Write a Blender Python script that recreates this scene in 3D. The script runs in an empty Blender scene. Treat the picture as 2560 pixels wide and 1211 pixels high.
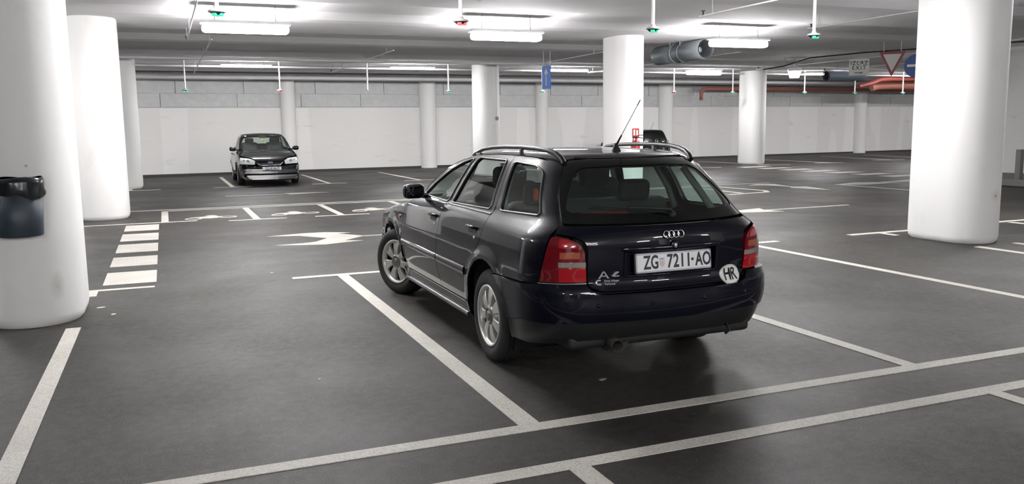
import bpy, bmesh, math, random
import numpy as np
from math import sin, cos, pi, radians
from mathutils import Vector, Matrix
from mathutils.geometry import delaunay_2d_cdt
random.seed(7); rng = np.random.default_rng(7)
SC = bpy.context.scene
COL = SC.collection

# ------------------------------------------------------------------ camera, world, exposure
F_PX = 2117.3; YAW = .386; PITCH = .135; ROLL = -.013; CAM_H = 1.576
cd = bpy.data.cameras.new('camera'); cam = bpy.data.objects.new('camera', cd); COL.objects.link(cam)
cd.sensor_fit = 'HORIZONTAL'; cd.sensor_width = 36.0; cd.lens = F_PX / 2560 * 36.0
cd.clip_start = .05; cd.clip_end = 300
fw = Vector((sin(YAW) * cos(PITCH), cos(YAW) * cos(PITCH), -sin(PITCH)))
rt = Vector((cos(YAW), -sin(YAW), 0)); up = rt.cross(fw)
r2 = rt * cos(ROLL) + up * sin(ROLL); u2 = -rt * sin(ROLL) + up * cos(ROLL)
cam.matrix_world = Matrix(((r2.x, u2.x, -fw.x, 0), (r2.y, u2.y, -fw.y, 0), (r2.z, u2.z, -fw.z, CAM_H), (0, 0, 0, 1)))
SC.camera = cam
w = bpy.data.worlds.new('world'); SC.world = w; w.use_nodes = True
w.node_tree.nodes['Background'].inputs[0].default_value = (.6, .62, .65, 1)
w.node_tree.nodes['Background'].inputs[1].default_value = .02
SC.view_settings.view_transform = 'Standard'; SC.view_settings.look = 'None'
SC.view_settings.gamma = 1; SC.view_settings.use_curve_mapping = False
SC.view_settings.exposure = 0.0
LAMP = 158.0          # emission strength of the tubes
LAMP_COL = (1.0, .985, .985)

# ------------------------------------------------------------------ materials
def mat(name, col, rough=.5, metal=0, coat=0, emit=None, es=0, spec=.5, coat_rough=.03, trans=0, ior=1.45, alpha=1):
    m = bpy.data.materials.new(name); m.use_nodes = True
    b = m.node_tree.nodes['Principled BSDF']
    b.inputs['Base Color'].default_value = (*col, 1); b.inputs['Roughness'].default_value = rough
    b.inputs['Metallic'].default_value = metal; b.inputs['Coat Weight'].default_value = coat
    b.inputs['Coat Roughness'].default_value = coat_rough; b.inputs['Specular IOR Level'].default_value = spec
    b.inputs['Transmission Weight'].default_value = trans; b.inputs['IOR'].default_value = ior
    if emit: b.inputs['Emission Color'].default_value = (*emit, 1); b.inputs['Emission Strength'].default_value = es
    return m
def nd(m, t, **kw):
    n = m.node_tree.nodes.new(t)
    for k, v in kw.items(): setattr(n, k, v)
    return n
def lk(m, a, b): m.node_tree.links.new(a, b)
def noise(m, vec, scale, detail=4, rough=.55):
    n = nd(m, 'ShaderNodeTexNoise'); n.inputs['Scale'].default_value = scale
    n.inputs['Detail'].default_value = detail; n.inputs['Roughness'].default_value = rough
    lk(m, vec, n.inputs['Vector']); return n.outputs['Fac']
def ramp(m, fac, p0, p1, c0=(0, 0, 0, 1), c1=(1, 1, 1, 1)):
    r = nd(m, 'ShaderNodeValToRGB'); e = r.color_ramp.elements
    e[0].position = p0; e[1].position = p1; e[0].color = c0; e[1].color = c1
    lk(m, fac, r.inputs['Fac']); return r.outputs['Color']
def mix(m, fac, a, b, mode='MIX'):
    n = nd(m, 'ShaderNodeMixRGB', blend_type=mode)
    for i, s in ((0, fac), (1, a), (2, b)):
        if hasattr(s, 'links'): lk(m, s, n.inputs[i])
        elif i == 0: n.inputs[0].default_value = s
        else: n.inputs[i].default_value = (*s, 1) if len(s) == 3 else s
    return n.outputs[0]
def coords(m, kind='Object'):
    return nd(m, 'ShaderNodeTexCoord').outputs[kind]
def mapping(m, vec, scale):
    n = nd(m, 'ShaderNodeMapping'); n.inputs['Scale'].default_value = scale; lk(m, vec, n.inputs['Vector']); return n.outputs[0]
def geo(m): return nd(m, 'ShaderNodeNewGeometry').outputs['Position']
def bump(m, h, strength, dist=.01):
    b = nd(m, 'ShaderNodeBump'); b.inputs['Strength'].default_value = strength; b.inputs['Distance'].default_value = dist
    lk(m, h, b.inputs['Height']); lk(m, b.outputs[0], m.node_tree.nodes['Principled BSDF'].inputs['Normal'])
def BS(m): return m.node_tree.nodes['Principled BSDF']

# asphalt: dark grey aggregate, dusty worn patches, a faint polish
M_ASPH = mat('asphalt', (.08, .08, .08), .6, spec=.20)
_p = geo(M_ASPH)
_big = ramp(M_ASPH, noise(M_ASPH, _p, .45, 5), .36, .68, (.019, .018, .0170, 1), (.041, .0385, .036, 1))
_sp = ramp(M_ASPH, noise(M_ASPH, _p, 95, 4, .9), .36, .66, (.25, .25, .25, 1), (2.3, 2.28, 2.25, 1))
_c = mix(M_ASPH, 1, _big, _sp, 'MULTIPLY')
_c = mix(M_ASPH, 1, _c, ramp(M_ASPH, noise(M_ASPH, _p, 14, 4, .7), .35, .68, (.68, .68, .68, 1), (1.35, 1.34, 1.32, 1)), 'MULTIPLY')
_st = ramp(M_ASPH, noise(M_ASPH, mapping(M_ASPH, _p, (1, .6, 1)), 1.7, 6, .62), .56, .70)
_c = mix(M_ASPH, _st, _c, mix(M_ASPH, 1, _c, (.78, .76, .75, 1), 'MULTIPLY'))
_wh = ramp(M_ASPH, noise(M_ASPH, _p, 24, 3, .8), .70, .74)
_c = mix(M_ASPH, mix(M_ASPH, 1, _wh, (.35, .35, .35, 1), 'MULTIPLY'), _c, (.30, .29, .28, 1))
lk(M_ASPH, _c, BS(M_ASPH).inputs['Base Color'])
lk(M_ASPH, ramp(M_ASPH, noise(M_ASPH, _p, .9, 5), .3, .7, (.44,) * 3 + (1,), (.62,) * 3 + (1,)), BS(M_ASPH).inputs['Roughness'])
bump(M_ASPH, noise(M_ASPH, _p, 220, 3, .7), .45, .004)

M_PAINT = mat('road_paint', (.6, .58, .54), .6)
_p = geo(M_PAINT)
_w = ramp(M_PAINT, noise(M_PAINT, _p, 75, 6, .9), .47, .66)
_c = mix(M_PAINT, _w, ramp(M_PAINT, noise(M_PAINT, _p, 2.2, 4), .3, .7, (.50, .475, .43, 1), (.62, .60, .55, 1)), (.24, .23, .21, 1))
lk(M_PAINT, _c, BS(M_PAINT).inputs['Base Color']); bump(M_PAINT, noise(M_PAINT, _p, 220, 2), .3, .003)

HITS = ((9.84, 7.70, .62), (-.883, 7.77, .33), (-1.026, 7.708, 1.32))
M_COLW = mat('white_column_paint', (.80, .795, .78), .7, spec=.25)
_p = geo(M_COLW)
_d = ramp(M_COLW, noise(M_COLW, mapping(M_COLW, _p, (1, 1, .5)), 2.6, 6, .65), .60, .78)
_c = mix(M_COLW, _d, (.80, .797, .785, 1), (.72, .71, .68, 1))
_s = ramp(M_COLW, noise(M_COLW, _p, 9, 3, .8), .74, .80)
_c = mix(M_COLW, _s, _c, (.52, .50, .46, 1))
def blob(m, centre, r0, r1, col, base, sc=(1, 1, 1), amt=1.0):
    mp = nd(m, 'ShaderNodeVectorMath', operation='SUBTRACT'); lk(m, geo(m), mp.inputs[0]); mp.inputs[1].default_value = centre
    ms = nd(m, 'ShaderNodeVectorMath', operation='MULTIPLY'); lk(m, mp.outputs[0], ms.inputs[0]); ms.inputs[1].default_value = sc
    ln = nd(m, 'ShaderNodeVectorMath', operation='LENGTH'); lk(m, ms.outputs[0], ln.inputs[0])
    ad = nd(m, 'ShaderNodeMath', operation='MULTIPLY_ADD'); lk(m, noise(m, geo(m), 45, 4, .8), ad.inputs[0]); ad.inputs[1].default_value = r1 * .9; lk(m, ln.outputs['Value'], ad.inputs[2])
    f = ramp(m, ad.outputs[0], r0 + r1 * .3, r1 + r1 * .45, (amt, amt, amt, 1), (0, 0, 0, 1)); return mix(m, f, base, col)
_c = blob(M_COLW, HITS[0], .0, .10, (.45, .38, .30, 1), _c, amt=.55); _c = blob(M_COLW, HITS[0], .0, .022, (.12, .09, .07, 1), _c)
_c = blob(M_COLW, HITS[1], .0, .11, (.40, .38, .34, 1), _c, (1.6, 1.6, .8), .6); _c = blob(M_COLW, HITS[2], .0, .016, (.18, .17, .15, 1), _c)
lk(M_COLW, _c, BS(M_COLW).inputs['Base Color']); bump(M_COLW, noise(M_COLW, _p, 30, 3), .12, .006)

M_WALL = mat('white_wall_paint', (.74, .73, .71), .75, spec=.2)
_p = geo(M_WALL)
_b = ramp(M_WALL, noise(M_WALL, mapping(M_WALL, _p, (1, 1, .10)), .75, 1, .4), .555, .575)
_c = mix(M_WALL, _b, (.745, .735, .72, 1), (.80, .79, .775, 1))
_d = ramp(M_WALL, noise(M_WALL, mapping(M_WALL, _p, (.6, 1, 2.2)), 1.8, 6, .7), .60, .74)
_c = mix(M_WALL, mix(M_WALL, 1, _d, (.6, .6, .6, 1), 'MULTIPLY'), _c, (.55, .53, .49, 1))
lk(M_WALL, _c, BS(M_WALL).inputs['Base Color']); bump(M_WALL, noise(M_WALL, _p, 12, 4), .15, .01)

M_CONC = mat('raw_concrete', (.42, .42, .41), .85, spec=.2)
_p = geo(M_CONC)
_c = ramp(M_CONC, noise(M_CONC, _p, 5, 7, .75), .3, .75, (.50, .51, .515, 1), (.62, .625, .62, 1))
lk(M_CONC, _c, BS(M_CONC).inputs['Base Color']); bump(M_CONC, noise(M_CONC, _p, 20, 4), .3, .01)
M_CEIL = mat('ceiling_paint', (.78, .77, .77), .85, spec=.15)
_p = geo(M_CEIL)
lk(M_CEIL, ramp(M_CEIL, noise(M_CEIL, _p, .8, 5), .3, .7, (.83, .815, .835, 1), (.88, .865, .885, 1)), BS(M_CEIL).inputs['Base Color'])

M_NAVY = mat('navy_car_paint', (.003, .004, .009), .4, metal=0, coat=1.0, coat_rough=.015, spec=.1)
_p = coords(M_NAVY)
lk(M_NAVY, ramp(M_NAVY, noise(M_NAVY, _p, 900, 1), .45, .75, (.0016, .002, .0055, 1), (.005, .0065, .018, 1)), BS(M_NAVY).inputs['Base Color']); BS(M_NAVY).inputs['Coat IOR'].default_value = 1.37
_dst = noise(M_NAVY, _p, 6, 5, .7)
lk(M_NAVY, ramp(M_NAVY, _dst, .45, .8, (.012,) * 3 + (1,), (.05,) * 3 + (1,)), BS(M_NAVY).inputs['Coat Roughness'])
M_BLKPAINT = mat('black_car_paint', (.004, .0045, .006), .35, coat=1.0, spec=.1)
M_BLKGLOSS = mat('black_glass_border', (.004, .005, .005), .08, spec=.6)
M_RUBBER = mat('black_rubber', (.012, .012, .012), .6)
M_TRIM = mat('satin_black_trim', (.012, .013, .014), .35)
M_PLASTIC = mat('dark_plastic', (.02, .021, .023), .5)
M_TYRE = mat('tyre_rubber', (.018, .018, .018), .78)
M_RIM = mat('alloy', (.62, .62, .60), .38, metal=.55)
M_MIRR = mat('mirror_dark_reflection', (.08, .08, .10), .05, metal=1)  # dark tint stands for the dark car reflected in the glass
M_CAP = mat('brownish_hub_cap', (.20, .185, .165), .45, metal=.6)
M_DARKMET = mat('rusty_dark_metal', (.035, .032, .030), .6, metal=.5)
M_CHROME = mat('chrome', (.75, .75, .75), .12, metal=1)
M_SEAT = mat('grey_seat_cloth', (.035, .037, .036), .9)
M_SEATL = mat('light_interior_trim', (.22, .22, .20), .85)
M_INT = mat('dark_interior', (.02, .021, .021), .8)
M_PLATE = mat('plate_white', (.78, .79, .82), .35)
M_INK = mat('plate_black_ink', (.01, .01, .012), .4)
M_STICK = mat('sticker_white', (.78, .79, .76), .4)
M_SILV = mat('silver_lettering', (.70, .72, .74), .25, metal=.6)
M_REDL = mat('red_lens', (.38, .004, .010), .12, coat=1, emit=(.8, .01, .015), es=.0)
M_REDD = mat('deep_red_lens', (.15, .003, .009), .12, coat=1)
M_AMB = mat('amber_lens', (.36, .085, .04), .12, coat=1)
M_CLR = mat('smoked_clear_lens', (.26, .235, .205), .15, coat=1)
M_HEAD = mat('headlight_glass', (.80, .84, .85), .08, coat=1)
M_BIN = mat('bin_plastic', (.026, .038, .050), .42)
M_BAG = mat('black_bag', (.010, .012, .014), .22)
M_GALV = mat('galvanised_pipe', (.34, .34, .34), .5, metal=.3)
M_PIPEW = mat('pale_pipe_paint', (.58, .575, .58), .6)
M_WHT = mat('white_enamel', (.78, .79, .80), .35)
M_DUCT = mat('duct_grey', (.21, .235, .25), .45, metal=.15)
M_REDP = mat('red_pipe_paint', (.36, .13, .10), .5)
M_REDS = mat('sign_red', (.12, .008, .018), .5)
M_RED = mat('extinguisher_red', (.40, .015, .018), .3, coat=.5)
M_BLUE = mat('sign_blue', (.02, .13, .50), .45)
M_BLUED = mat('sign_blue_dark', (.012, .045, .17), .5)
M_SIGNW = mat('sign_white', (.55, .55, .53), .5)
M_SIGNG = mat('sign_grey', (.34, .34, .33), .5)
M_SIGNX = mat('exit_sign_face', (.60, .60, .57), .5)
M_PAPER = mat('paper', (.6, .6, .58), .8)
M_ORANGE = mat('orange_cloth', (.55, .09, .03), .8)
M_YEL = mat('yellow_air_freshener', (.7, .5, .05), .6)
M_REDCL = mat('dark_red_cloth', (.20, .02, .015), .85)
M_TUBE = mat('lit_tube', (1, 1, 1), .5, emit=LAMP_COL, es=LAMP)
M_TUBE2 = mat('lit_slim_tube', (1, 1, 1), .5, emit=LAMP_COL, es=LAMP * 1.7)
M_GRN = mat('green_led', (.02, .4, .2), .4, emit=(.03, .62, .27), es=1.25)
M_REDE = mat('red_led', (.5, .02, .02), .4, emit=(.9, .12, .13), es=1.7)
M_REDE2 = mat('dim_red_led', (.5, .02, .02), .4, emit=(1.0, .15, .15), es=1.2)
M_FLOOD = mat('floodlight_glass', (1, 1, 1), .3, emit=(.95, 1, .97), es=12)

def glass_mat(name, tint, refl_rough=.0, opaque=.0, dirt=0.0):
    m = bpy.data.materials.new(name); m.use_nodes = True; nt = m.node_tree; nt.nodes.clear()
    out = nt.nodes.new('ShaderNodeOutputMaterial'); tr = nt.nodes.new('ShaderNodeBsdfTransparent')
    gl = nt.nodes.new('ShaderNodeBsdfGlossy'); gl.inputs['Roughness'].default_value = refl_rough
    lw = nt.nodes.new('ShaderNodeLayerWeight'); lw.inputs['Blend'].default_value = .5
    pw = nt.nodes.new('ShaderNodeMath'); pw.operation = 'POWER'; pw.inputs[1].default_value = 5; nt.links.new(lw.outputs['Facing'], pw.inputs[0])
    fr = nt.nodes.new('ShaderNodeMath'); fr.operation = 'MULTIPLY_ADD'; fr.inputs[1].default_value = .9; fr.inputs[2].default_value = .06; nt.links.new(pw.outputs[0], fr.inputs[0])
    mx = nt.nodes.new('ShaderNodeMixShader'); tr.inputs[0].default_value = (*tint, 1)
    nt.links.new(fr.outputs[0], mx.inputs[0]); nt.links.new(tr.outputs[0], mx.inputs[1]); nt.links.new(gl.outputs[0], mx.inputs[2])
    last = mx
    if dirt:
        df = nt.nodes.new('ShaderNodeBsdfDiffuse'); df.inputs[0].default_value = (.5, .5, .48, 1)
        m2 = nt.nodes.new('ShaderNodeMixShader'); m2.inputs[0].default_value = dirt
        nt.links.new(mx.outputs[0], m2.inputs[1]); nt.links.new(df.outputs[0], m2.inputs[2]); last = m2
    nt.links.new(last.outputs[0], out.inputs[0]); return m
M_GLASS = glass_mat('green_tinted_glass', (.80, .90, .86), dirt=.012)
M_GLASSR = glass_mat('rear_tinted_glass', (.70, .84, .79), dirt=.012)
M_GLASSC = glass_mat('windscreen_glass', (.80, .88, .84), dirt=.015)

# ------------------------------------------------------------------ helpers
def tag(o, label=None, cat=None, group=None, kind=None):
    if label: o['label'] = label
    if cat: o['category'] = cat
    if group: o['group'] = group
    if kind: o['kind'] = kind
    return o
def empty(name, loc=(0, 0, 0), rz=0, parent=None):
    o = bpy.data.objects.new(name, None); COL.objects.link(o); o.location = loc; o.rotation_euler = (0, 0, rz)
    o.empty_display_size = .1
    if parent: o.parent = parent
    return o
def copy_tree(o, parent=None):
    c = o.copy(); COL.objects.link(c)
    if parent is not None: c.parent = parent
    for ch in list(o.children): copy_tree(ch, c)
    return c
def frame_of(d):
    d = Vector(d).normalized(); a = Vector((0, 0, 1)) if abs(d.z) < .95 else Vector((1, 0, 0))
    u = d.cross(a).normalized(); return u, d.cross(u).normalized(), d
class MB:
    def __init__(s): s.v = []; s.f = []; s.sm = []
    def add(s, vs, fs, sm=False):
        n = len(s.v); s.v += [tuple(p) for p in vs]; s.f += [tuple(i + n for i in f) for f in fs]; s.sm += [sm] * len(fs); return s
    def box(s, c, d, rz=0, bev=0, M=None, sub=2):
        x, y, z = d[0] / 2, d[1] / 2, d[2] / 2
        if bev <= 0:
            vs = [Vector((i * x, j * y, k * z)) for k in (-1, 1) for j in (-1, 1) for i in (-1, 1)]
            fs = [(0, 2, 3, 1), (4, 5, 7, 6), (0, 1, 5, 4), (2, 6, 7, 3), (0, 4, 6, 2), (1, 3, 7, 5)]
        else:
            bm = bmesh.new(); bmesh.ops.create_cube(bm, size=1)
            bmesh.ops.scale(bm, vec=(d[0], d[1], d[2]), verts=bm.verts)
            bmesh.ops.bevel(bm, geom=bm.edges[:], offset=min(bev, min(d) * .49), segments=sub, profile=.5, affect='EDGES')
            bm.verts.index_update(); vs = [v.co.copy() for v in bm.verts]; fs = [tuple(v.index for v in f.verts) for f in bm.faces]; bm.free()
        R = M if M is not None else Matrix.Rotation(rz, 4, 'Z')
        vs = [(R @ p) + Vector(c) for p in vs]
        return s.add(vs, fs, bev > 0)
    def cyl(s, p0, p1, r, n=12, r1=None, caps=True):
        p0 = Vector(p0); p1 = Vector(p1); u, v, d = frame_of(p1 - p0); r1 = r if r1 is None else r1
        A = [p0 + (u * cos(2 * pi * i / n) + v * sin(2 * pi * i / n)) * r for i in range(n)]
        B = [p1 + (u * cos(2 * pi * i / n) + v * sin(2 * pi * i / n)) * r1 for i in range(n)]
        s.add(A + B, [(i, i + n, (i + 1) % n + n, (i + 1) % n) for i in range(n)], True)
        if caps: s.add(A, [tuple(range(n))]); s.add(B, [tuple(reversed(range(n)))])
        return s
    def tube(s, pts, r, n=8, rr=None, flat=1.0):
        pts = [Vector(p) for p in pts]; vs = []; m = len(pts)
        for k, p in enumerate(pts):
            d = (pts[min(k + 1, m - 1)] - pts[max(k - 1, 0)]).normalized()
            side = d.cross(Vector((0, 0, 1)))
            side = side.normalized() if side.length > .05 else Vector((1, 0, 0)); upv = side.cross(d).normalized()
            rk = r if rr is None else rr[k]
            vs += [p + (side * cos(2 * pi * i / n) * flat + upv * sin(2 * pi * i / n)) * rk for i in range(n)]
        fs = [(k * n + i, k * n + (i + 1) % n, (k + 1) * n + (i + 1) % n, (k + 1) * n + i) for k in range(m - 1) for i in range(n)]
        s.add(vs, fs, True); s.add(vs[:n], [tuple(reversed(range(n)))]); s.add(vs[-n:], [tuple(range(n))]); return s
    def lathe(s, prof, M, n=24, a0=0, a1=2 * pi):
        full = abs(a1 - a0 - 2 * pi) < 1e-6; m = n if full else n + 1; vs = []
        for (r, h) in prof:
            for i in range(m):
                a = a0 + (a1 - a0) * i / n; vs.append(M @ Vector((r * cos(a), r * sin(a), h)))
        fs = []
        for k in range(len(prof) - 1):
            for i in range(n):
                j = (i + 1) % m; fs.append((k * m + i, k * m + j, (k + 1) * m + j, (k + 1) * m + i))
        return s.add(vs, fs, True)
    def prism(s, poly, M, h0, h1):
        n = len(poly); A = [M @ Vector((x, y, h0)) for x, y in poly]; B = [M @ Vector((x, y, h1)) for x, y in poly]
        s.add(A, [tuple(reversed(range(n)))]); s.add(B, [tuple(range(n))])
        s.add(A + B, [(i, (i + 1) % n, (i + 1) % n + n, i + n) for i in range(n)]); return s
    def torus(s, M, R, r, n=28, k=8, sx=1):
        vs = []; fs = []
        for i in range(n):
            a = 2 * pi * i / n
            for j in range(k):
                b = 2 * pi * j / k; rr_ = R + r * cos(b); vs.append(M @ Vector((rr_ * cos(a) * sx, rr_ * sin(a), r * sin(b))))
        for i in range(n):
            for j in range(k):
                fs.append((i * k + j, ((i + 1) % n) * k + j, ((i + 1) % n) * k + (j + 1) % k, i * k + (j + 1) % k))
        return s.add(vs, fs, True)
    def mesh(s, name, m):
        me = bpy.data.meshes.new(name); me.from_pydata(s.v, [], s.f)
        if m: me.materials.append(m)
        me.polygons.foreach_set('use_smooth', s.sm); me.update(); return me
    def build(s, name, m, parent=None, fix=True):
        me = s.mesh(name, m)
        if fix:
            bm = bmesh.new(); bm.from_mesh(me); bmesh.ops.recalc_face_normals(bm, faces=bm.faces); bm.to_mesh(me); bm.free()
        o = bpy.data.objects.new(name, me); COL.objects.link(o)
        if parent: o.parent = parent
        return o
I4 = Matrix.Identity(4)
def T(x, y, z): return Matrix.Translation((x, y, z))
def axes(o, ex, ey, ez):
    M = Matrix.Identity(4)
    for i, e in enumerate((ex, ey, ez)):
        for j in range(3): M[j][i] = e[j]
    for j in range(3): M[j][3] = o[j]
    return M
def text_mesh(name, txt, size, m, parent, M, ext=.001, sx=1.0, bold=.0, align='CENTER', space=1.0):
    cu = bpy.data.curves.new(name, 'FONT'); cu.body = txt; cu.size = size; cu.extrude = ext; cu.offset = bold
    cu.align_x = align; cu.align_y = 'CENTER'; cu.space_character = space; cu.resolution_u = 3
    o = bpy.data.objects.new(name + '_tmp', cu); COL.objects.link(o)
    bpy.context.view_layer.update()
    me = bpy.data.meshes.new_from_object(o.evaluated_get(bpy.context.evaluated_depsgraph_get()))
    bpy.data.objects.remove(o); bpy.data.curves.remove(cu)
    me.transform(M @ Matrix.Diagonal((sx, 1, 1, 1))); me.materials.clear(); me.materials.append(m); me.name = name
    r = bpy.data.objects.new(name, me); COL.objects.link(r); r.parent = parent; return r

# ------------------------------------------------------------------ the setting
def slab(name, poly, z0, z1, m, parent=None, kind=None):
    o = MB().prism(poly, I4, z0, z1).build(name, m, parent)
    if kind: o['kind'] = kind
    return o
XL, XR, YN, YF = -16.0, 46.0, -27.0, 33.0
floor = slab('floor', [(XL, YN), (XR, YN), (XR, 42), (XL, 42)], -.2, 0, M_ASPH, kind='structure')
ceil = slab('ceiling', [(XL, YN), (XR, YN), (XR, 42), (XL, 42)], 3.70, 4.15, M_CEIL, kind='structure')
TRIM = [0]
for y0, y1 in ((-25, -23), (-20.8, -18.9), (-16.4, -14.2), (-12.0, -10.1), (-7.6, -5.2), (-3.2, -1.4), (.6, 2.4), (4.2, 6.0), (7.7, 9.8), (11.9, 14.12), (16.3, 18.6), (20.7, 22.4), (24.6, 26.5), (29.0, 31.2)):
    b = MB()
    # trapezoid section with rounded lower front edge
    prof = [(y0 - .35, 3.70), (y0 - .10, 3.66), (y0 + .15, 3.618), (y0 + .45, 3.60), (y1, 3.60), (y1 + .03, 3.70)]
    n = len(prof); A = [Vector((XL, y, z)) for y, z in prof]; B = [Vector((XR, y, z)) for y, z in prof]
    b.add(A + B, [(i, (i + 1) % n, (i + 1) % n + n, i + n) for i in range(n)]); b.add(A, [tuple(range(n))]); b.add(B, [tuple(reversed(range(n)))])
    TRIM[0] += 1; b.build('trim_%d' % TRIM[0], M_CEIL)['kind'] = 'structure'
# back wall, very slightly turned
WA = math.atan2(34.9 - 32.55, 38.0); WO = Vector((-.9, 32.45, 0))
wd = Vector((cos(WA), sin(WA), 0)); wn = Vector((sin(WA), -cos(WA), 0))
WM = axes(WO, wd, wn, Vector((0, 0, 1)))      # local x along the wall, y out of the wall toward the camera, z up
wall = MB().add([WM @ Vector(p) for p in [(-14, -.3, -.05), (50, -.3, -.05), (50, -.3, 3.95), (-14, -.3, 3.95), (-14, 0, -.05), (50, 0, -.05), (50, 0, 3.95), (-14, 0, 3.95)]],
                [(0, 1, 2, 3), (4, 7, 6, 5), (0, 4, 5, 1), (3, 2, 6, 7), (0, 3, 7, 4), (1, 5, 6, 2)]).build('wall_back', M_CONC)
wall['kind'] = 'structure'
wl = MB()
for k in range(-2, 8):
    x0 = k * 5.6 - .0; wl_ = MB().box(WM @ Vector((x0 + 2.8, .05, 1.18)), (5.595, .10, 2.42), rz=WA)
    wl_.build('painted_panel', M_WALL, wall)
bb_ = MB().box(WM @ Vector((16, .11, .035)), (62, .05, .09), rz=WA).build('base_gap_strip', mat('dark_base', (.05, .048, .046), .8)); bb_['kind'] = 'structure'  # added dark strip standing for the dark asphalt gap under the wall
z0 = 2.42
for row, (h, off) in enumerate(((.48, .35), (.48, 1.25))):
    x = -9.0 + off
    while x < 46:
        L = 2.42 + rng.uniform(-.28, .28)
        MB().box(WM @ Vector((x + L / 2, .02 + rng.uniform(0, .008), z0 + h / 2)), (L - .026, .07, h - .022), rz=WA).build('concrete_panel', M_CONC, wall)
        x += L
    z0 += h
MB().box(WM @ Vector((16, .16, 3.48)), (62, .34, .10), rz=WA).build('ledge', M_CEIL, wall)
# wall piers (half buried round columns on the back wall)
for i, (sx_, r) in enumerate(((5.25, .27), (10.75, .33), (15.9, .27), (22.3, .36), (27.9, .25), (34.6, .36), (40.6, .3))):
    p = WM @ Vector((sx_, .12, 0))
    MB().cyl((p.x, p.y, -.01), (p.x, p.y, 3.55), r, 28).build('wall_pier', M_COLW, wall)
def simple_wall(name, x0, x1, y0, y1, m=M_WALL, z1=3.95):
    o = MB().box(((x0 + x1) / 2, (y0 + y1) / 2, z1 / 2 - .02), (x1 - x0, y1 - y0, z1 + .04)).build(name, m); o['kind'] = 'structure'; return o
simple_wall('wall_left', XL - .3, XL, YN, 42); simple_wall('wall_front', XL, XR, YN - .3, YN)
[o for o in bpy.data.objects if o.name in ('wall_left', 'wall_front')]
M_DCON = mat('dim_concrete', (.12, .12, .118), .85, spec=.2)  # dark colour for unseen walls, chosen to keep the car's reflections dark
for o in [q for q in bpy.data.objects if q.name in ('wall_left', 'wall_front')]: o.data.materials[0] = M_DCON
simple_wall('wall_far_right', XR, XR + .3, YN, 42); wr = simple_wall('wall_right', 21.6, 21.9, YN, 17.4)
kb = MB().box((20.2, -4.6, .08), (2.3, 43.8, .16)).build('trim_%d' % (TRIM[0] + 1), mat('kerb_concrete', (.16, .155, .15), .85)); kb['kind'] = 'structure'  # kerb colour darkened to stand for the weaker light on the right

# ------------------------------------------------------------------ floor markings (parts of the floor)
PZ = .004
def quad(x0, x1, y0, y1, name='parking_line'):
    return MB().prism([(x0, y0), (x1, y0), (x1, y1), (x0, y1)], I4, 0, PZ).build(name, M_PAINT, floor)
def poly(pts, name):
    a = sum(pts[i][0] * pts[(i + 1) % len(pts)][1] - pts[(i + 1) % len(pts)][0] * pts[i][1] for i in range(len(pts)))
    if a < 0: pts = pts[::-1]
    o = MB().prism(pts, I4, 0, PZ).build(name, M_PAINT, floor, fix=False)
    bm = bmesh.new(); bm.from_mesh(o.data); bmesh.ops.triangulate(bm, faces=bm.faces); bm.to_mesh(o.data); bm.free(); return o
def line(p, q, wd_, name='parking_line'):
    p = Vector((*p, 0)); q = Vector((*q, 0)); n = Vector((-(q - p).y, (q - p).x, 0)).normalized() * wd_ / 2
    return poly([tuple((p - n)[:2]), tuple((q - n)[:2]), tuple((q + n)[:2]), tuple((p + n)[:2])], name)
quad(-6, 19, 3.90, 4.00); quad(-6, 19, 3.37, 3.47)
quad(1.65, 1.77, 4.00, 9.10); quad(4.36, 4.47, 4.00, 9.10); quad(7.00, 7.11, 4.00, 9.05); quad(9.38, 9.49, 4.00, 7.60); quad(10.08, 10.18, 4.0, 7.62)
quad(12.1, 12.21, 4.0, 9.25); quad(-.83, -.72, 4.00, 7.58); quad(-1.5, -1.39, 4.00, 7.58)
quad(1.64, 1.75, -2, 3.37); quad(4.35, 4.45, -2, 3.37); quad(7.0, 7.1, -2, 3.37); quad(-.83, -.72, -2, 3.37)
quad(1.18, 2.35, 9.10, 9.21); quad(3.85, 4.95, 9.10, 9.21); quad(6.45, 7.58, 9.08, 9.19); quad(8.88, 10.6, 9.14, 9.25); quad(9.38, 9.48, 8.86, 9.14)
quad(11.6, 12.75, 9.3, 9.41)
for y0, y1 in ((9.59, 10.43), (10.88, 11.69), (12.13, 13.02), (13.41, 14.33), (14.76, 15.65)):
    quad(-.68, -.165, y0, y1, 'zebra_stripe')
quad(-.9, -.18, 9.26, 9.35); quad(-.83, -.70, 8.98, 9.26)
quad(-1.4, .46, 15.88, 15.98); quad(-1.2, 15.0, 18.42, 18.53); quad(0, 12.9, 18.13, 18.22)
for x in (-.07, 1.46, 2.97, 4.49, 6.0, 7.5): quad(x - .06, x + .06, 15.7 if x > 0 else 15.98, 18.13)
for x in (1.47, 2.98, 4.49, 6.0, 7.5): quad(x - .5, x + .5, 15.60, 15.69)
quad(-1.6, -.16, 25.06, 25.17)
for x in (1.72, 4.44, 7.2, 9.9, 12.6): quad(x - .055, x + .055, 25.12, 30.6); quad(x - .52, x + .50, 25.02, 25.12)
quad(-.98, -.88, 25.17, 30.6)
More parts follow.
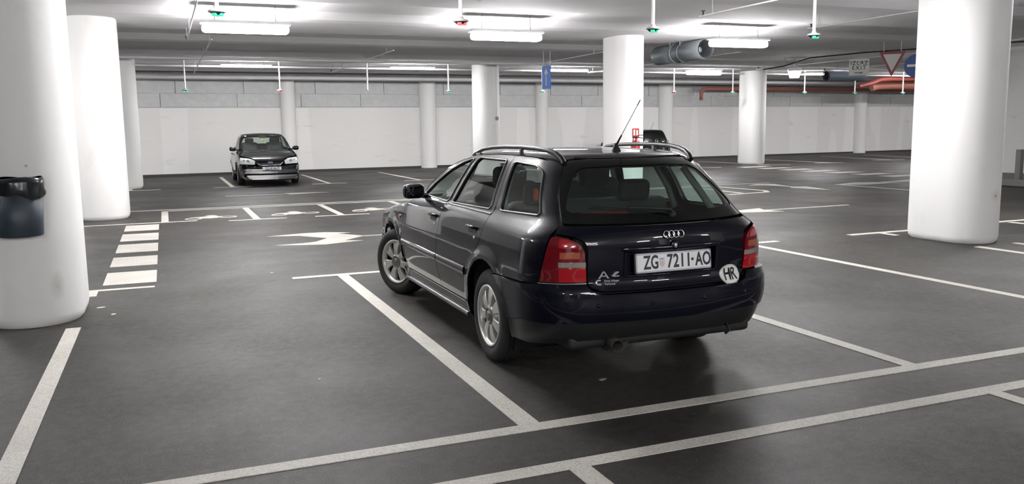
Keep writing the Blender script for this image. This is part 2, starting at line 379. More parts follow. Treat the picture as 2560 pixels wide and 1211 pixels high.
# painted lightning-like double arrow in the aisle
poly([(1.34, 12.99), (1.9, 13.14), (2.22, 13.12), (2.56, 12.90), (2.35, 12.86), (2.66, 12.42), (3.5, 12.43), (3.5, 12.37), (2.63, 12.36), (2.30, 12.02), (2.54, 11.88), (2.24, 11.80), (1.98, 11.70), (1.7, 11.78), (1.33, 11.92), (1.72, 11.97), (1.90, 12.05), (2.12, 12.38), (1.78, 12.85)], 'arrow_marking')
def arrow(x, y, rz, L, W, name='arrow_marking', tail=.08):
    pts = [(0, tail / 2), (L * .62, tail / 2), (L * .58, W / 2), (L, 0), (L * .58, -W / 2), (L * .62, -tail / 2), (0, -tail / 2)]
    c, s_ = cos(rz), sin(rz); poly([(x + a * c - b * s_, y + a * s_ + b * c) for a, b in pts], name)
arrow(1.30, 21.6, 0, 2.5, .5); arrow(12.15, 12.64, pi + .02, 3.2, .7)
# far turn arrow, loop, long zebra and far lines on the right
poly([(13.9, 17.95), (14.40, 18.25), (14.78, 18.02), (14.62, 17.4), (14.56, 17.0), (14.86, 16.9), (14.57, 15.75), (14.30, 16.8), (14.46, 17.0), (14.46, 17.4), (14.3, 17.75)], 'arrow_marking')
line((12.95, 18.2), (13.15, 16.35), .12); line((13.15, 16.35), (12.9, 15.95), .12); line((12.95, 15.98), (11.7, 15.80), .12); line((12.3, 17.6), (12.2, 15.83), .10)
for k in range(8):
    y = 25.62 - k * 1.125; quad(19.5, 20.7, y - .28, y + .28, 'zebra_stripe')
poly([(15.9, 17.05), (16.9, 17.4), (18.2, 16.75), (16.5, 16.62)], 'arrow_marking'); poly([(17.6, 17.2), (18.9, 17.45), (18.2, 16.7), (17.65, 16.85)], 'arrow_marking')
line((16.0, 17.0), (16.0, 14.6), .10)
line((24.5, 31.0), (24.6, 26.6), .12); line((23.9, 26.7), (25.1, 26.5), .12); line((21.4, 31.1), (21.5, 26.3), .12); line((20.9, 26.45), (22.3, 26.3), .12)
line((18.2, 26.35), (19.0, 26.12), .12); line((17.9, 30.5), (18.0, 26.4), .12); line((29.0, 32.0), (28.3, 27.0), .12); line((27.4, 27.2), (28.9, 27.0), .12)
line((31.6, 32.0), (31.0, 28.0), .12)
# motorcycle pictograms: wheels (rings) and body
def moto(cx, cy):
    b = MB()
    def P(pts):
        a = sum(pts[i][0] * pts[(i + 1) % len(pts)][1] - pts[(i + 1) % len(pts)][0] * pts[i][1] for i in range(len(pts)))
        pts = pts if a > 0 else pts[::-1]
        b.prism([(cx + x, cy + y) for x, y in pts], I4, 0, PZ)
    for wx, wy, sx_ in ((-.30, -.12, .15), (.30, -.02, .16)):
        n = 24
        for i in range(n):
            a0 = 2 * pi * i / n; a1 = 2 * pi * (i + 1) / n
            P([(wx + sx_ * cos(a0), wy + .17 * sin(a0)), (wx + sx_ * cos(a1), wy + .17 * sin(a1)), (wx + sx_ * .72 * cos(a1), wy + .10 * sin(a1)), (wx + sx_ * .72 * cos(a0), wy + .10 * sin(a0))])
    P([(-.36, .12), (-.12, .20), (-.08, -.20), (-.20, -.02), (-.34, .02)]); P([(-.12, .20), (.05, .38), (.10, .36), (.16, .10), (.12, -.12), (-.06, -.18)])
    P([(.12, .16), (.34, .17), (.36, .09), (.15, .04)]); P([(-.02, .30), (-.08, .42), (.06, .42), (.08, .34)])
    o = b.build('motorcycle_marking', M_PAINT, floor)
for cx in (.71, 2.22, 3.74): moto(cx, 16.42)

# ------------------------------------------------------------------ columns
def stadium(hw, hl, n=14):
    pts = []
    for i in range(n + 1):
        a = -pi / 2 + pi * i / n - pi / 2
        pts.append((hw * cos(a + 0) if False else hw * cos(pi + pi * i / n), -(hl - hw) + hw * sin(pi + pi * i / n)))
    for i in range(n + 1): pts.append((hw * cos(pi * i / n), (hl - hw) + hw * sin(pi * i / n)))
    return pts
def column(x, y, hw, hl, label, z1=3.62, rz=0):
    root_pts = stadium(hw, hl); b = MB(); c, s_ = cos(rz), sin(rz)
    lv = [(0, .0, .0), (.0, .0, .012), (1, 0, .05), (1, 0, z1 - .02), (1, 0, z1)]
    vs = []; n = len(root_pts)
    for k, (zz, ins) in enumerate(((0, .035), (.03, .010), (.08, 0), (z1 * .5, 0), (z1, 0))):
        for px, py in root_pts:
            f = 1 - ins / hw; X, Y = px * f, py * (1 - ins / hl); vs.append((X * c - Y * s_, X * s_ + Y * c, zz))
    fs = [(k * n + i, k * n + (i + 1) % n, (k + 1) * n + (i + 1) % n, (k + 1) * n + i) for k in range(4) for i in range(n)]
    b.add(vs, fs, True); b.add(vs[:n], [tuple(reversed(range(n)))]); b.add(vs[-n:], [tuple(range(n))])
    o = b.build('column', M_COLW); o.location = (x, y, 0)
    return tag(o, label, 'column', 'white concrete columns')
column(-1.10, 8.30, .38, .60, 'huge white column at the left edge carrying the black waste bin')
column(-1.10, 17.40, .43, .60, 'white column behind the bin column, beside the zebra crossing')
column(-1.00, 26.30, .38, .60, 'narrow-looking white column nearest the left end of the back wall')
column(9.80, 8.30, .38, .60, 'broad bright white column at the right with a rusty chip on its side')
column(10.00, 17.60, .36, .58, 'white column above the station wagon roof with the red fire extinguisher')
column(9.90, 26.50, .37, .60, 'white column with a thin conduit and switch, left of the blue arrow sign')
column(21.55, 27.70, .38, .60, 'white column standing by the far zebra crossing under the floodlight')
column(-1.08, -.8, .38, .60, 'white column behind the photographer on the left'); column(9.83, -.8, .38, .60, 'white column behind the photographer on the right')
column(-1.08, -9.9, .38, .60, 'second white column behind the photographer on the left'); column(9.83, -9.9, .38, .60, 'second white column behind the photographer on the right')
# ------------------------------------------------------------------ lamps
def incoffer(y): return not any(a - .02 <= y <= b for a, b in ((-16.4, -14.2), (-12.0, -10.1), (-7.6, -5.2), (-3.2, -1.4), (.6, 2.4), (4.2, 6.0), (7.7, 9.8), (11.9, 14.12), (16.3, 18.6), (20.7, 22.4), (24.6, 26.5), (29.0, 31.2)))
def lamp(x, y, z, label, L=1.42, slim=False):
    t = empty('strip_lamp', (x, y, z)); w_, h_ = (.13, .055) if slim else (.24, .14)
    MB().box((0, 0, h_ / 2 + .022), (L + .06, w_ + (.03 if slim else .03), .05), bev=.01).build('housing', M_WHT, t)
    MB().box((0, 0, -.005), (L, w_, h_), bev=h_ * .36, sub=3).build('diffuser', M_TUBE2 if slim else M_TUBE, t)
    top = (3.605 if incoffer(y) is False else 3.705) - z
    for sx_ in (-.5, .5): MB().cyl((sx_, 0, h_ / 2), (sx_, 0, top), .006, 6).build('hanger', M_GALV, t)
    return tag(t, label, 'lamp', 'strip lamps under the ceiling')
def lamps(row, items, slim=False):
    for x, lab in items: lamp(x, row[0], row[1], lab, 1.42, slim)
lamps((15.45, 3.30), ((1.42, 'brightest long strip lamp, left of the picture near a green indicator'), (6.22, 'bright strip lamp above the middle of the picture'), (11.62, 'strip lamp glaring beside the grey jet fan'), (-4.2, 'strip lamp outside the left edge of the picture'), (24.5, 'unseen strip lamp added past the right wall, near'), (31.5, 'unseen strip lamp added past the right wall, middle'), (38.5, 'unseen strip lamp added past the right wall, far')))  # lamps past the right wall are added to brighten the far right side
lamps((26.85, 3.49), ((2.43, 'slim far strip lamp above the parked black hatchback'), (7.55, 'slim far strip lamp right of the unlit white hanging rod'), (13.1, 'slim far strip lamp between the blue arrow sign and the extinguisher column'), (24.1, 'slim far strip lamp just left of the exit sign'), (29.6, 'slim far strip lamp behind the triangle sign'), (35.2, 'slim far strip lamp near the right end of the back wall'), (40.8, 'slim far strip lamp hidden behind the right column'), (-3.0, 'slim far strip lamp outside the left edge')), True)
lamps((26.75, 3.47), ((18.6, 'far bright strip lamp right above the floodlight'),))
lamps((8.7, 3.40), ((1.6, 'near strip lamp above the frame left'), (7.1, 'near strip lamp above the frame, middle'), (12.6, 'near strip lamp above the frame right'), (-4.2, 'near strip lamp by the left wall')))
lamps((-9.2, 3.30), ((1.6, 'strip lamp far behind the camera, middle'), (7.1, 'strip lamp far behind the camera, right'), (-4.2, 'strip lamp far behind the camera, left')))
lamps((-4.2, 3.30), ((1.6, 'strip lamp behind the camera left'), (7.1, 'strip lamp behind the camera right'), (12.6, 'strip lamp behind the camera far right'), (-4.2, 'strip lamp behind the camera far left')))
# indicators over the stalls
def indicator(x, y, z, led, label, top=3.61, tilt=0):
    t = empty('stall_indicator', (x, y, z))
    MB().cyl((0, 0, .05), (0, 0, (3.705 if incoffer(y) else 3.605) - z), .022, 10).build('rod', M_WHT, t)
    if led is not None:
        MB().lathe([(.001, .07), (.03, .065), (.035, .045), (.085, .028), (.095, .012), (.085, .004), (.001, .004)], I4, 20).build('cap', M_SIGNG, t)
        d = MB()
        for a in (-.6, .9):
            d.box((.045 * sin(a), -.04 * cos(a), -.018), (.055, .05, .035), rz=a, bev=.012)
        d.build('light', led, t)
        MB().lathe([(.075, .004), (.05, -.02), (.02, -.032), (.001, -.034)], I4, 16).build('lens_base', M_PLASTIC, t)
    else: MB().cyl((0, 0, .02), (0, 0, .05), .03, 10).build('end_fitting', M_GALV, t)
    return tag(t, label, 'indicator light', 'stall indicators on white rods')
indicator(.60, 9.6, 2.80, M_GRN, 'large green stall indicator at top left in front of the brightest lamp')
indicator(3.31, 9.65, 2.80, M_REDE, 'large red stall indicator at the top, left of the middle lamp')
indicator(5.95, 9.7, 2.80, M_GRN, 'large green stall indicator above the grey jet fan')
indicator(8.62, 9.75, 2.80, M_GRN, 'large green stall indicator left of the bright right column')
for x, m_, lab in ((.69, M_GRN, 'small green stall indicator left of the black hatchback'), (3.43, M_REDE, 'small red stall indicator above the black hatchback'), (6.17, None, 'unlit bare white hanging rod between two indicators'),
                   (8.90, M_GRN, 'small green stall indicator just left of the conduit column'), (12.33, M_GRN, 'small green stall indicator right under the blue arrow sign'), (17.7, M_REDE2, 'small faint red stall indicator above the far dark car'),
                   (20.35, M_GRN, 'small green stall indicator left of the zebra crossing column'), (23.8, M_GRN, 'small green stall indicator right of the zebra crossing column'), (26.4, M_GRN, 'small green stall indicator under the exit sign'), (29.0, M_GRN, 'small green stall indicator at the edge of the right column')):
    indicator(x, 27.35, 2.78, m_, lab)

# ------------------------------------------------------------------ car body surfaces
def tab(xs, ys):
    xs = np.array(xs, float); ys = np.array(ys, float)
    h = np.diff(xs); d = np.diff(ys) / h; m = np.zeros_like(ys); m[0] = d[0]; m[-1] = d[-1]
    for i in range(1, len(xs) - 1):
        m[i] = 0 if d[i - 1] * d[i] <= 0 else 2 * d[i - 1] * d[i] / (d[i - 1] + d[i])
    def f(x):
        x = np.asarray(x, float); xc = np.clip(x, xs[0], xs[-1]); i = np.clip(np.searchsorted(xs, xc) - 1, 0, len(h) - 1)
        t = (xc - xs[i]) / h[i]; t2 = t * t; t3 = t2 * t
        r = (2 * t3 - 3 * t2 + 1) * ys[i] + (t3 - 2 * t2 + t) * h[i] * m[i] + (-2 * t3 + 3 * t2) * ys[i + 1] + (t3 - t2) * h[i] * m[i + 1]
        return r + np.where(x < xs[0], (x - xs[0]) * m[0], 0) + np.where(x > xs[-1], (x - xs[-1]) * m[-1], 0)
    return f
def smax(a, b, k):
    h = np.maximum(k - np.abs(a - b), 0) / k; return np.maximum(a, b) + h * h * k * .25
def smin(a, b, k): return -smax(-a, -b, k)
class Shape:
    R = .75
    def __init__(s, **k): s.__dict__.update(k); s.uc = s.xa - s.R * pi / 2; s.CR = s.cr if callable(s.cr) else (lambda z, c=s.cr: c); s.fc = s.xb + s.R * pi / 2
    def F(s, P):
        x, y, z = P[:, 0], P[:, 1], P[:, 2]; ay = np.abs(y)
        up = np.clip((z - .9) / .15, 0, 1); up = up * up * (3 - 2 * up)
        W = s.W(z) * (s.tapl(x) * (1 - up) + s.tapu(x) * up)
        for (ax, az, ar) in s.arches:
            d = np.hypot(x - ax, z - az); W = W + s.flare * np.exp(-((d - ar) / .045) ** 2) * np.clip((z - .15) / .1, 0, 1)
        side = ay - W
        kr = s.kl * (1 - up) + s.ku * up
        rear = s.Xr(z) + s.CR(z) * y * y - x
        sr = smax(side, rear, kr)
        wind = x + s.cw * y * y - s.Xw(z)
        cab = smax(smax(sr, z - (s.Tr(x) - s.croof * y * y), .09), wind, .05)
        front = x + s.cf * y * y - s.Xf(z)
        bon = smax(smax(sr, front, .16), z - (s.Tb(x) - s.cb * y * y), .06)
        return np.minimum(cab, bon)
    def grad(s, P):
        e = 2e-3; g = np.zeros_like(P)
        for i in range(3):
            d = np.zeros(3); d[i] = e; g[:, i] = s.F(P + d) - s.F(P - d)
        return g / (np.linalg.norm(g, axis=1, keepdims=True) + 1e-12)
    def ray(s, O, D, t0, t1):
        a = np.full(len(O), t0); b = np.full(len(O), t1)
        for _ in range(34):
            m = (a + b) / 2; o = s.F(O + D * m[:, None]) > 0; b = np.where(o, m, b); a = np.where(o, a, m)
        return O + D * ((a + b) / 2)[:, None]
    def uz(s, u, z):
        u = np.asarray(u, float); z = np.asarray(z, float)
        O = np.zeros((len(u), 3)); D = np.zeros((len(u), 3)); O[:, 2] = z
        rear = u < s.xa; front = u > s.xb; mid = ~(rear | front)
        O[:, 0] = np.where(rear, s.xa, np.where(front, s.xb, u)); D[mid, 1] = 1
        # beyond half a turn the perimeter runs along the other side
        ur = s.xa - s.R * pi; uf = s.xb + s.R * pi
        ph = (s.xa - u[rear]) / s.R; D[rear, 0] = -np.sin(ph); D[rear, 1] = np.cos(ph)
        ov = rear & (u < ur); O[ov, 0] = s.xa + (ur - u[ov]); D[ov] = (0, -1, 0)
        ph = (u[front] - s.xb) / s.R; D[front, 0] = np.sin(ph); D[front, 1] = np.cos(ph)
        ov = front & (u > uf); O[ov, 0] = s.xb - (u[ov] - uf); D[ov] = (0, -1, 0)
        return s.ray(O, D, 0.0, 1.6)
    def xy(s, x, y, lo=None):
        O = np.zeros((len(x), 3)); O[:, 0] = x; O[:, 1] = y; O[:, 2] = s.zlo if lo is None else lo
        D = np.zeros_like(O); D[:, 2] = 1; return s.ray(O, D, 0, 1.3)
    def U(s, x, y):
        if x < s.xa: return s.xa - s.R * math.atan2(-(x - s.xa), y)
        if x > s.xb: return s.xb + s.R * math.atan2(x - s.xb, y)
        return x
    def rp(s, y, z):           # point of the rear face as (u, z)
        x = float(s.Xr(z)) + float(s.CR(z)) * y * y; return (s.U(x, y), z)
    def fp(s, y, z):
        x = float(s.Xf(z)) - s.cf * y * y; return (s.U(x, y), z)
def inpoly(px, py, poly):
    r = np.zeros(len(px), bool); n = len(poly)
    for i in range(n):
        x0, y0 = poly[i]; x1, y1 = poly[(i + 1) % n]
        if y0 == y1: continue
        c = ((y0 > py) != (y1 > py)) & (px < (x1 - x0) * (py - y0) / (y1 - y0) + x0); r ^= c
    return r
def smooth_poly(p, rad, n=4):
    """round the corners of a polygon; points given as (x, y, 0) stay sharp"""
    out = []; m = len(p)
    for i in range(m):
        a = np.array(p[i - 1][:2], float); b = np.array(p[i][:2], float); c = np.array(p[(i + 1) % m][:2], float)
        la = np.linalg.norm(a - b); lc = np.linalg.norm(c - b); r = min(rad, la * .45, lc * .45)
        if len(p[i]) > 2 or r < 1e-4: out.append(tuple(b)); continue
        s0 = b + (a - b) / la * r; s1 = b + (c - b) / lc * r
        for k in range(n + 1):
            t = k / n; q = (1 - t) ** 2 * s0 + 2 * t * (1 - t) * b + t * t * s1; out.append(tuple(q))
    return out
def inset(p, g):
    p = np.array([q[:2] for q in p], float)
    keep = [i for i in range(len(p)) if np.linalg.norm(p[i] - p[i - 1]) > 1e-4]; p = p[keep]
    a = np.sum(p[:, 0] * np.roll(p[:, 1], -1) - np.roll(p[:, 0], -1) * p[:, 1])
    if a < 0: p = p[::-1]
    e = np.roll(p, -1, 0) - p; L = np.linalg.norm(e, axis=1, keepdims=True); e = e / L
    n = np.stack([-e[:, 1], e[:, 0]], 1); n0 = np.roll(n, 1, 0); m = n + n0
    m = m / np.maximum(np.sum(m * n, 1, keepdims=True), .35)
    return p + m * g
def subdiv(p, st):
    out = []; n = len(p)
    for i in range(n):
        a = np.array(p[i]); b = np.array(p[(i + 1) % n]); k = max(1, int(math.ceil(np.linalg.norm(b - a) / st)))
        for j in range(k): out.append(tuple(a + (b - a) * j / k))
    return out
def panel(name, S, outer, m, parent, holes=(), mode='uz', off=0.0, gap=.0028, flange=.022, step=.032, mirror=False, lo=None, fl_holes=True, P3=None):
    out = subdiv(inset(outer, gap), step); hs = [subdiv(inset(h, -gap), step) for h in holes]
    a = np.array(out); x0, y0 = a.min(0); x1, y1 = a.max(0)
    gx, gy = np.meshgrid(np.arange(x0 + step * .5, x1, step), np.arange(y0 + step * .5, y1, step)); gx = gx.ravel(); gy = gy.ravel()
    ok = inpoly(gx, gy, out)
    allp = np.array(out + [q for h in hs for q in h])
    for h in hs: ok &= ~inpoly(gx, gy, h)
    gx = gx[ok]; gy = gy[ok]
    if len(gx):
        d = np.min(np.hypot(gx[:, None] - allp[None, :, 0], gy[:, None] - allp[None, :, 1]), 1); gx = gx[d > step * .45]; gy = gy[d > step * .45]
    pts = [Vector(q) for q in out]; edges = [(i, (i + 1) % len(out)) for i in range(len(out))]
    for h in hs:
        b = len(pts); pts += [Vector(q) for q in h]; edges += [(b + i, b + (i + 1) % len(h)) for i in range(len(h))]
    pts += [Vector((x, y)) for x, y in zip(gx, gy)]
    v2, e2, f2, *_ = delaunay_2d_cdt(pts, edges, [], 0, 1e-6)
    v2 = np.array([(v.x, v.y) for v in v2]); f2 = [f for f in f2 if len(f) == 3]
    cen = v2[np.array(f2)].mean(1); k = inpoly(cen[:, 0], cen[:, 1], out)
    for h in hs: k &= ~inpoly(cen[:, 0], cen[:, 1], h)
    f2 = [f for f, q in zip(f2, k) if q]
    if P3 is not None: P = P3(v2)
    else: P = S.uz(v2[:, 0], v2[:, 1]) if mode == 'uz' else S.xy(v2[:, 0], v2[:, 1], lo)
    N = S.grad(P); P = P + N * off
    # orient faces outward
    F = []
    for f in f2:
        nn = np.cross(P[f[1]] - P[f[0]], P[f[2]] - P[f[0]]); F.append(tuple(f) if nn @ N[f[0]] > 0 else (f[0], f[2], f[1]))
    cnt = {}
    for f in F:
        for i in range(3):
            e = (f[i], f[(i + 1) % 3]); cnt[e] = cnt.get(e, 0) + 1
    nV = len(P); V = [tuple(p) for p in P]; NN = [tuple(n) for n in N]
    if flange:
        idx = {}
        def fv(i):
            if i not in idx:
                idx[i] = len(V); V.append(tuple(P[i])); NN.append(None); V.append(tuple(P[i] - N[i] * flange)); NN.append(None)
            return idx[i]
        FF = []
        for (i, j) in cnt:
            if (j, i) not in cnt:
                a_, b_ = fv(i), fv(j); FF.append((b_, a_, a_ + 1, b_ + 1))
                t = np.cross(P[j] - P[i], N[i]); t = t / (np.linalg.norm(t) + 1e-9)
                for q in (a_, b_, a_ + 1, b_ + 1): NN[q] = tuple(t)
        F = F + FF
    me = bpy.data.meshes.new(name); me.from_pydata(V, [], F); me.materials.append(m)
    me.polygons.foreach_set('use_smooth', [True] * len(F)); me.update()
    me.normals_split_custom_set_from_vertices([n if n is not None else (0, 0, 1) for n in NN])
    o = bpy.data.objects.new(name, me); COL.objects.link(o); o.parent = parent
    if mirror:
        V2 = [(x, -y, z) for x, y, z in V]; F2 = [tuple(reversed(f)) for f in F]
        me2 = bpy.data.meshes.new(name); me2.from_pydata(V2, [], F2); me2.materials.append(m)
        me2.polygons.foreach_set('use_smooth', [True] * len(F2)); me2.update()
        me2.normals_split_custom_set_from_vertices([(n[0], -n[1], n[2]) if n is not None else (0, 0, 1) for n in NN])
        o2 = bpy.data.objects.new(name, me2); COL.objects.link(o2); o2.parent = parent; return o, o2
    return o
def mirrored(o, parent=None):
    """a copy of a mesh object mirrored across the car's middle plane"""
    me = o.data.copy(); c = bpy.data.objects.new(o.name.split('.')[0], me); COL.objects.link(c)
    M = Matrix.Diagonal((1, -1, 1, 1)); me.transform(M @ o.matrix_basis); me.flip_normals(); c.parent = parent if parent else o.parent
    return c
def arc(cx, cz, r, a0, a1, n=14):
    return [(cx + r * cos(radians(a0 + (a1 - a0) * i / n)), cz + r * sin(radians(a0 + (a1 - a0) * i / n)), 0) for i in range(n + 1)]
def wheel(parent, x, y, R, wd_, rim_r, steer=0, side=1, spokes=7, cap=M_CAP, rimm=M_RIM, phase=0.0):
    """tyre is the part, rim, hub cap and brake disc its sub-parts"""
    M = T(x, y, R - .004) @ Matrix.Rotation(steer, 4, 'Z') @ Matrix.Rotation(0 if side > 0 else pi, 4, 'Z') @ Matrix.Rotation(-pi / 2, 4, 'X')
    h = wd_ / 2
    prof = [(rim_r - .012, h - .035), (rim_r + .004, h - .012), (rim_r + .03, h - .001), (rim_r + (R - rim_r) * .55, h + .002), (R - .022, h - .008), (R - .008, h - .022), (R, h - .04)]
    for g in (-.6, -.2, .2, .6):
        c = -g * h * .8; prof += [(R, c + .008), (R - .008, c + .006), (R - .008, c - .006), (R, c - .008)]
    prof += [(R, -h + .04), (R - .01, -h + .018), (rim_r + .03, -h + .001), (rim_r - .012, -h + .03)]
    ty = MB().lathe(prof, I4, 56).build('wheel', M_TYRE, parent); ty.matrix_basis = M
    ty['label'] = 'black tyre on a silver rim'
    MB().lathe([(rim_r - .014, -h + .03), (rim_r - .024, h - .06), (rim_r - .02, h - .04)], I4, 40).build('rim_barrel', M_DARKMET, ty)  # alloy barrel coloured dark to put shade into the spoke openings
    b = MB()
    b.lathe([(rim_r - .006, h - .03), (rim_r + .006, h - .012), (rim_r + .004, h - .004), (rim_r - .008, h - .006), (rim_r - .020, h - .024), (rim_r - .022, h - .045)], I4, 56)
    zo = h - .022; rh = .062
    n = 7 if spokes == 7 else spokes
    for k in range(n):
        a = 2 * pi * k / n + phase; rows = 6; vs = []
        for i in range(rows):
            t = i / (rows - 1); r = rh * .8 + (rim_r - .012 - rh * .8) * t; wdt = (.0205 + .028 * t ** 1.25) * (rim_r / .2) * (7 / n); zz = zo + .004 + .010 * sin(pi * t) - .010 * t
            for (sx_, dz) in ((-1, -.030), (-1, -.003), (-.86, 0), (.86, 0), (1, -.003), (1, -.030)):
                u_, v_ = r, sx_ * wdt; vs.append((u_ * cos(a) - v_ * sin(a), u_ * sin(a) + v_ * cos(a), zz + dz))
        fs = [(i * 6 + j, i * 6 + j + 1, (i + 1) * 6 + j + 1, (i + 1) * 6 + j) for i in range(rows - 1) for j in range(5)]
        b.add(vs, fs, False)
    b.lathe([(rh + .018, zo - .03), (rh + .014, zo + .002), (rh * .9, zo + .008), (.001, zo + .008)], I4, 32)
    rm = b.build('rim', rimm, ty)
    MB().lathe([(rh, zo + .006), (rh - .004, zo + .014), (rh - .012, zo + .016), (rh - .016, zo + .010), (.030, zo + .010), (.028, zo + .018), (.02, zo + .020), (.001, zo + .020)], I4, 28).build('hub_cap', cap, ty)
    MB().lathe([(.001, h - .085), (rim_r * .72, h - .085), (rim_r * .72, h - .1), (.001, h - .1)], I4, 32).build('brake_disc', M_DARKMET, ty)
    return ty

# ------------------------------------------------------------------ the dark navy station wagon
A = Shape(xa=-.2, xb=2.75, zlo=.9,
    W=tab([.15, .22, .32, .42, .55, .68, .80, .90, .955, .99, 1.02, 1.10, 1.20, 1.30, 1.36, 1.42],
          [.76, .795, .822, .838, .853, .856, .846, .828, .805, .775, .752, .718, .675, .625, .590, .55]),
    tapl=lambda x: 1 - .075 * np.clip((x - 1.9) / 1.5, 0, 2) ** 2 - .018 * np.clip((.1 - x) / 1.0, 0, 2) ** 2,
    tapu=lambda x: 1 - .03 * np.clip((x - .9) / 1.0, 0, 2) ** 2 - .085 * np.clip((.6 - x) / 1.2, 0, 2) ** 2,
    arches=((0, .31, .40), (2.617, .31, .405)), flare=.013, kl=.26, ku=.16,
    Xr=tab([.15, .25, .33, .42, .52, .60, .645, .665, .75, .86, .93, .975, 1.0, 1.34, 1.39, 1.5], [-.80, -.89, -.950, -.990, -1.012, -1.008, -.985, -.975, -.985, -.990, -.980, -.957, -.935, -.580, -.515, -.38]), cr=tab([.2, .9, 1.0, 1.2, 1.34, 1.4], [.22, .25, .33, .45, .55, .60]),
    Xw=tab([.9, .98, 1.035, 1.165, 1.262, 1.325, 1.36, 1.40, 1.47], [2.34, 2.17, 2.05, 1.765, 1.51, 1.30, 1.14, .97, .70]), cw=.22,
    Tr=tab([-.8, -.52, -.3, 0, .4, .8, 1.1], [1.36, 1.396, 1.408, 1.420, 1.425, 1.412, 1.385]), croof=.075,
    Xf=tab([.15, .3, .45, .55, .62, .70, .78, .9], [3.30, 3.42, 3.46, 3.45, 3.41, 3.38, 3.32, 3.1]), cf=.20,
    Tb=tab([1.7, 1.95, 2.3, 2.7, 3.1, 3.35, 3.5], [1.02, .985, .945, .89, .815, .75, .66]), cb=.07)
CX, CY, CTH = 2.794, 5.264, 1.565
car = empty('station_wagon', (CX, CY, 0), CTH)
tag(car, 'dark navy station wagon with roof rails parked in the middle foreground, seen from behind', 'car')
yr = lambda x: .548 * float(A.tapu(np.array(x)))
def zr(x): return float(A.xy(np.array([x]), np.array([yr(x)]))[0, 2])
uzr = lambda x: (A.U(x, yr(x)), zr(x), 0)
P = M_NAVY
DB = [(1.08, .33, 0), (1.13, .45), (1.135, .6), (1.10, .80), (1.045, .97), (1.03, 1.0)]       # front/rear door line, upward
EB = [(.43, .33, 0), (.435, .47), (.37, .585), (.25, .69), (.13, .80), (.085, .92), (.085, 1.0)]
aw = arc(2.617, .31, .392, 2, 178); ar = arc(0, .31, .388, -2, 182)
win1 = smooth_poly([(1.80, 1.012), (1.58, 1.125), (1.32, 1.235), (1.08, 1.308), (.885, 1.345), (1.065, 1.002)], .035)
win2 = smooth_poly([(.965, 1.004), (.785, 1.350), (.215, 1.346), (.165, 1.018)], .03)
win3 = smooth_poly([(.005, 1.022), (.085, 1.342), (-.30, 1.325), (A.U(-.375, .55), 1.29), (A.U(-.535, .66), 1.06), (A.U(-.52, .66), 1.035)], .04)
FD = [(2.10, .33, 0), (2.19, .43), (2.235, .55), (2.20, .70), (2.135, .85), (2.12, .955, 0), (1.93, 1.0), (1.86, 1.035), (1.62, 1.165), (1.38, 1.262), (1.16, 1.325), (.98, 1.358), uzr(.84)] + list(reversed(DB))
fdoor = panel('front_door', A, FD, P, car, holes=[win1], mirror=True)
RD = DB + [uzr(.84), uzr(.6), uzr(.4), uzr(.155)] + list(reversed(EB))
rdoor = panel('rear_door', A, RD, P, car, holes=[win2], mirror=True)
Lo = A.U(-.76, .80); Lot = A.U(-.815, .765)      # outer edge of the tail lamp
tgc = A.U(-.800, .690); gTop = A.U(-.455, .495); gMid = A.U(-.605, .605)
arR = [q for q in ar if q[0] < .42]
QP = EB + [uzr(.155), uzr(-.1), uzr(-.30), (gTop + .02, 1.365, 0), (gTop, 1.352), (gMid, 1.17), (tgc, .995), (tgc + .012, .972), (Lot, .945), (Lo, .655, 0), (-.35, .640), (-.205, .640, 0)]
QP += [q for q in reversed(ar) if q[1] > .33 and -.206 < q[0] < .42 and (q[0] > -.2)]
QP = [q for i, q in enumerate(QP)]
panel('quarter_panel', A, QP, P, car, holes=[win3], mirror=True)
# front fender
_ux = [2.12, 2.3, 2.6, 3.0, A.U(3.22, .66)]; EDGE = [(u_, float(np.interp(u_, _ux, [.955, .92, .868, .80, .745])), 0) for u_ in np.linspace(2.12, _ux[-1], 18)]
FF_ = [(2.12, .955, 0), (2.135, .85), (2.20, .70), (2.235, .55), (2.232, .40, 0)] + [q for q in reversed(aw) if q[1] > .405 and q[0] < 2.95] + [(2.97, .52, 0), (A.U(3.24, .66), .53), ] + EDGE[:0:-1]
panel('front_fender', A, FF_, P, car, mirror=True)
SL = [(.36, .20, 0), (.43, .33, 0), (1.08, .33, 0), (2.10, .33, 0), (2.225, .33), (2.25, .20, 0)]
panel('sill', A, SL, P, car, mirror=True, off=.004)
# roof, pillars, windscreen, bonnet
RE = [(-.508 + .52 * y * y, y, 0) for y in np.linspace(-.485, .485, 15)]
xs_ = np.linspace(-.34, .84, 12)
RP = [(x, -yr(x), 0) for x in xs_[::-1]]
ws_top = [(1.00 - .22 * y * y, y, 0) for y in np.linspace(-.535, .535, 9)]
RPoly = [(x, y, 0) for x, y, _ in RE[::-1]]           # rear edge from +y to -y
RPoly += [(x, -yr(x), 0) for x in xs_] + ws_top + [(x, yr(x), 0) for x in xs_[::-1]]
panel('roof', A, RPoly, P, car, mode='xy')
def apl(xz):                                       # a point of the A pillar line on the side surface -> (x, y)
    p = A.uz(np.array([xz[0]]), np.array([xz[1]]))[0]; return p[0], p[1]
AL = [apl(q) for q in ((1.93, 1.0), (1.86, 1.035), (1.62, 1.165), (1.38, 1.262), (1.16, 1.325), (.98, 1.358))]
ws_side = [(x + .02, y - .055, 0) for x, y in AL]; ws_side[-1] = (.955, .530, 0)
WSP = [(x, y, 0) for x, y, _ in ws_side] + [(1.00 - .22 * y * y, y, 0) for y in np.linspace(.5, -.5, 9)] + [(x, -y, 0) for x, y, _ in reversed(ws_side)] + [(2.125 - .22 * y * y, y, 0) for y in np.linspace(-.6, .6, 9)]
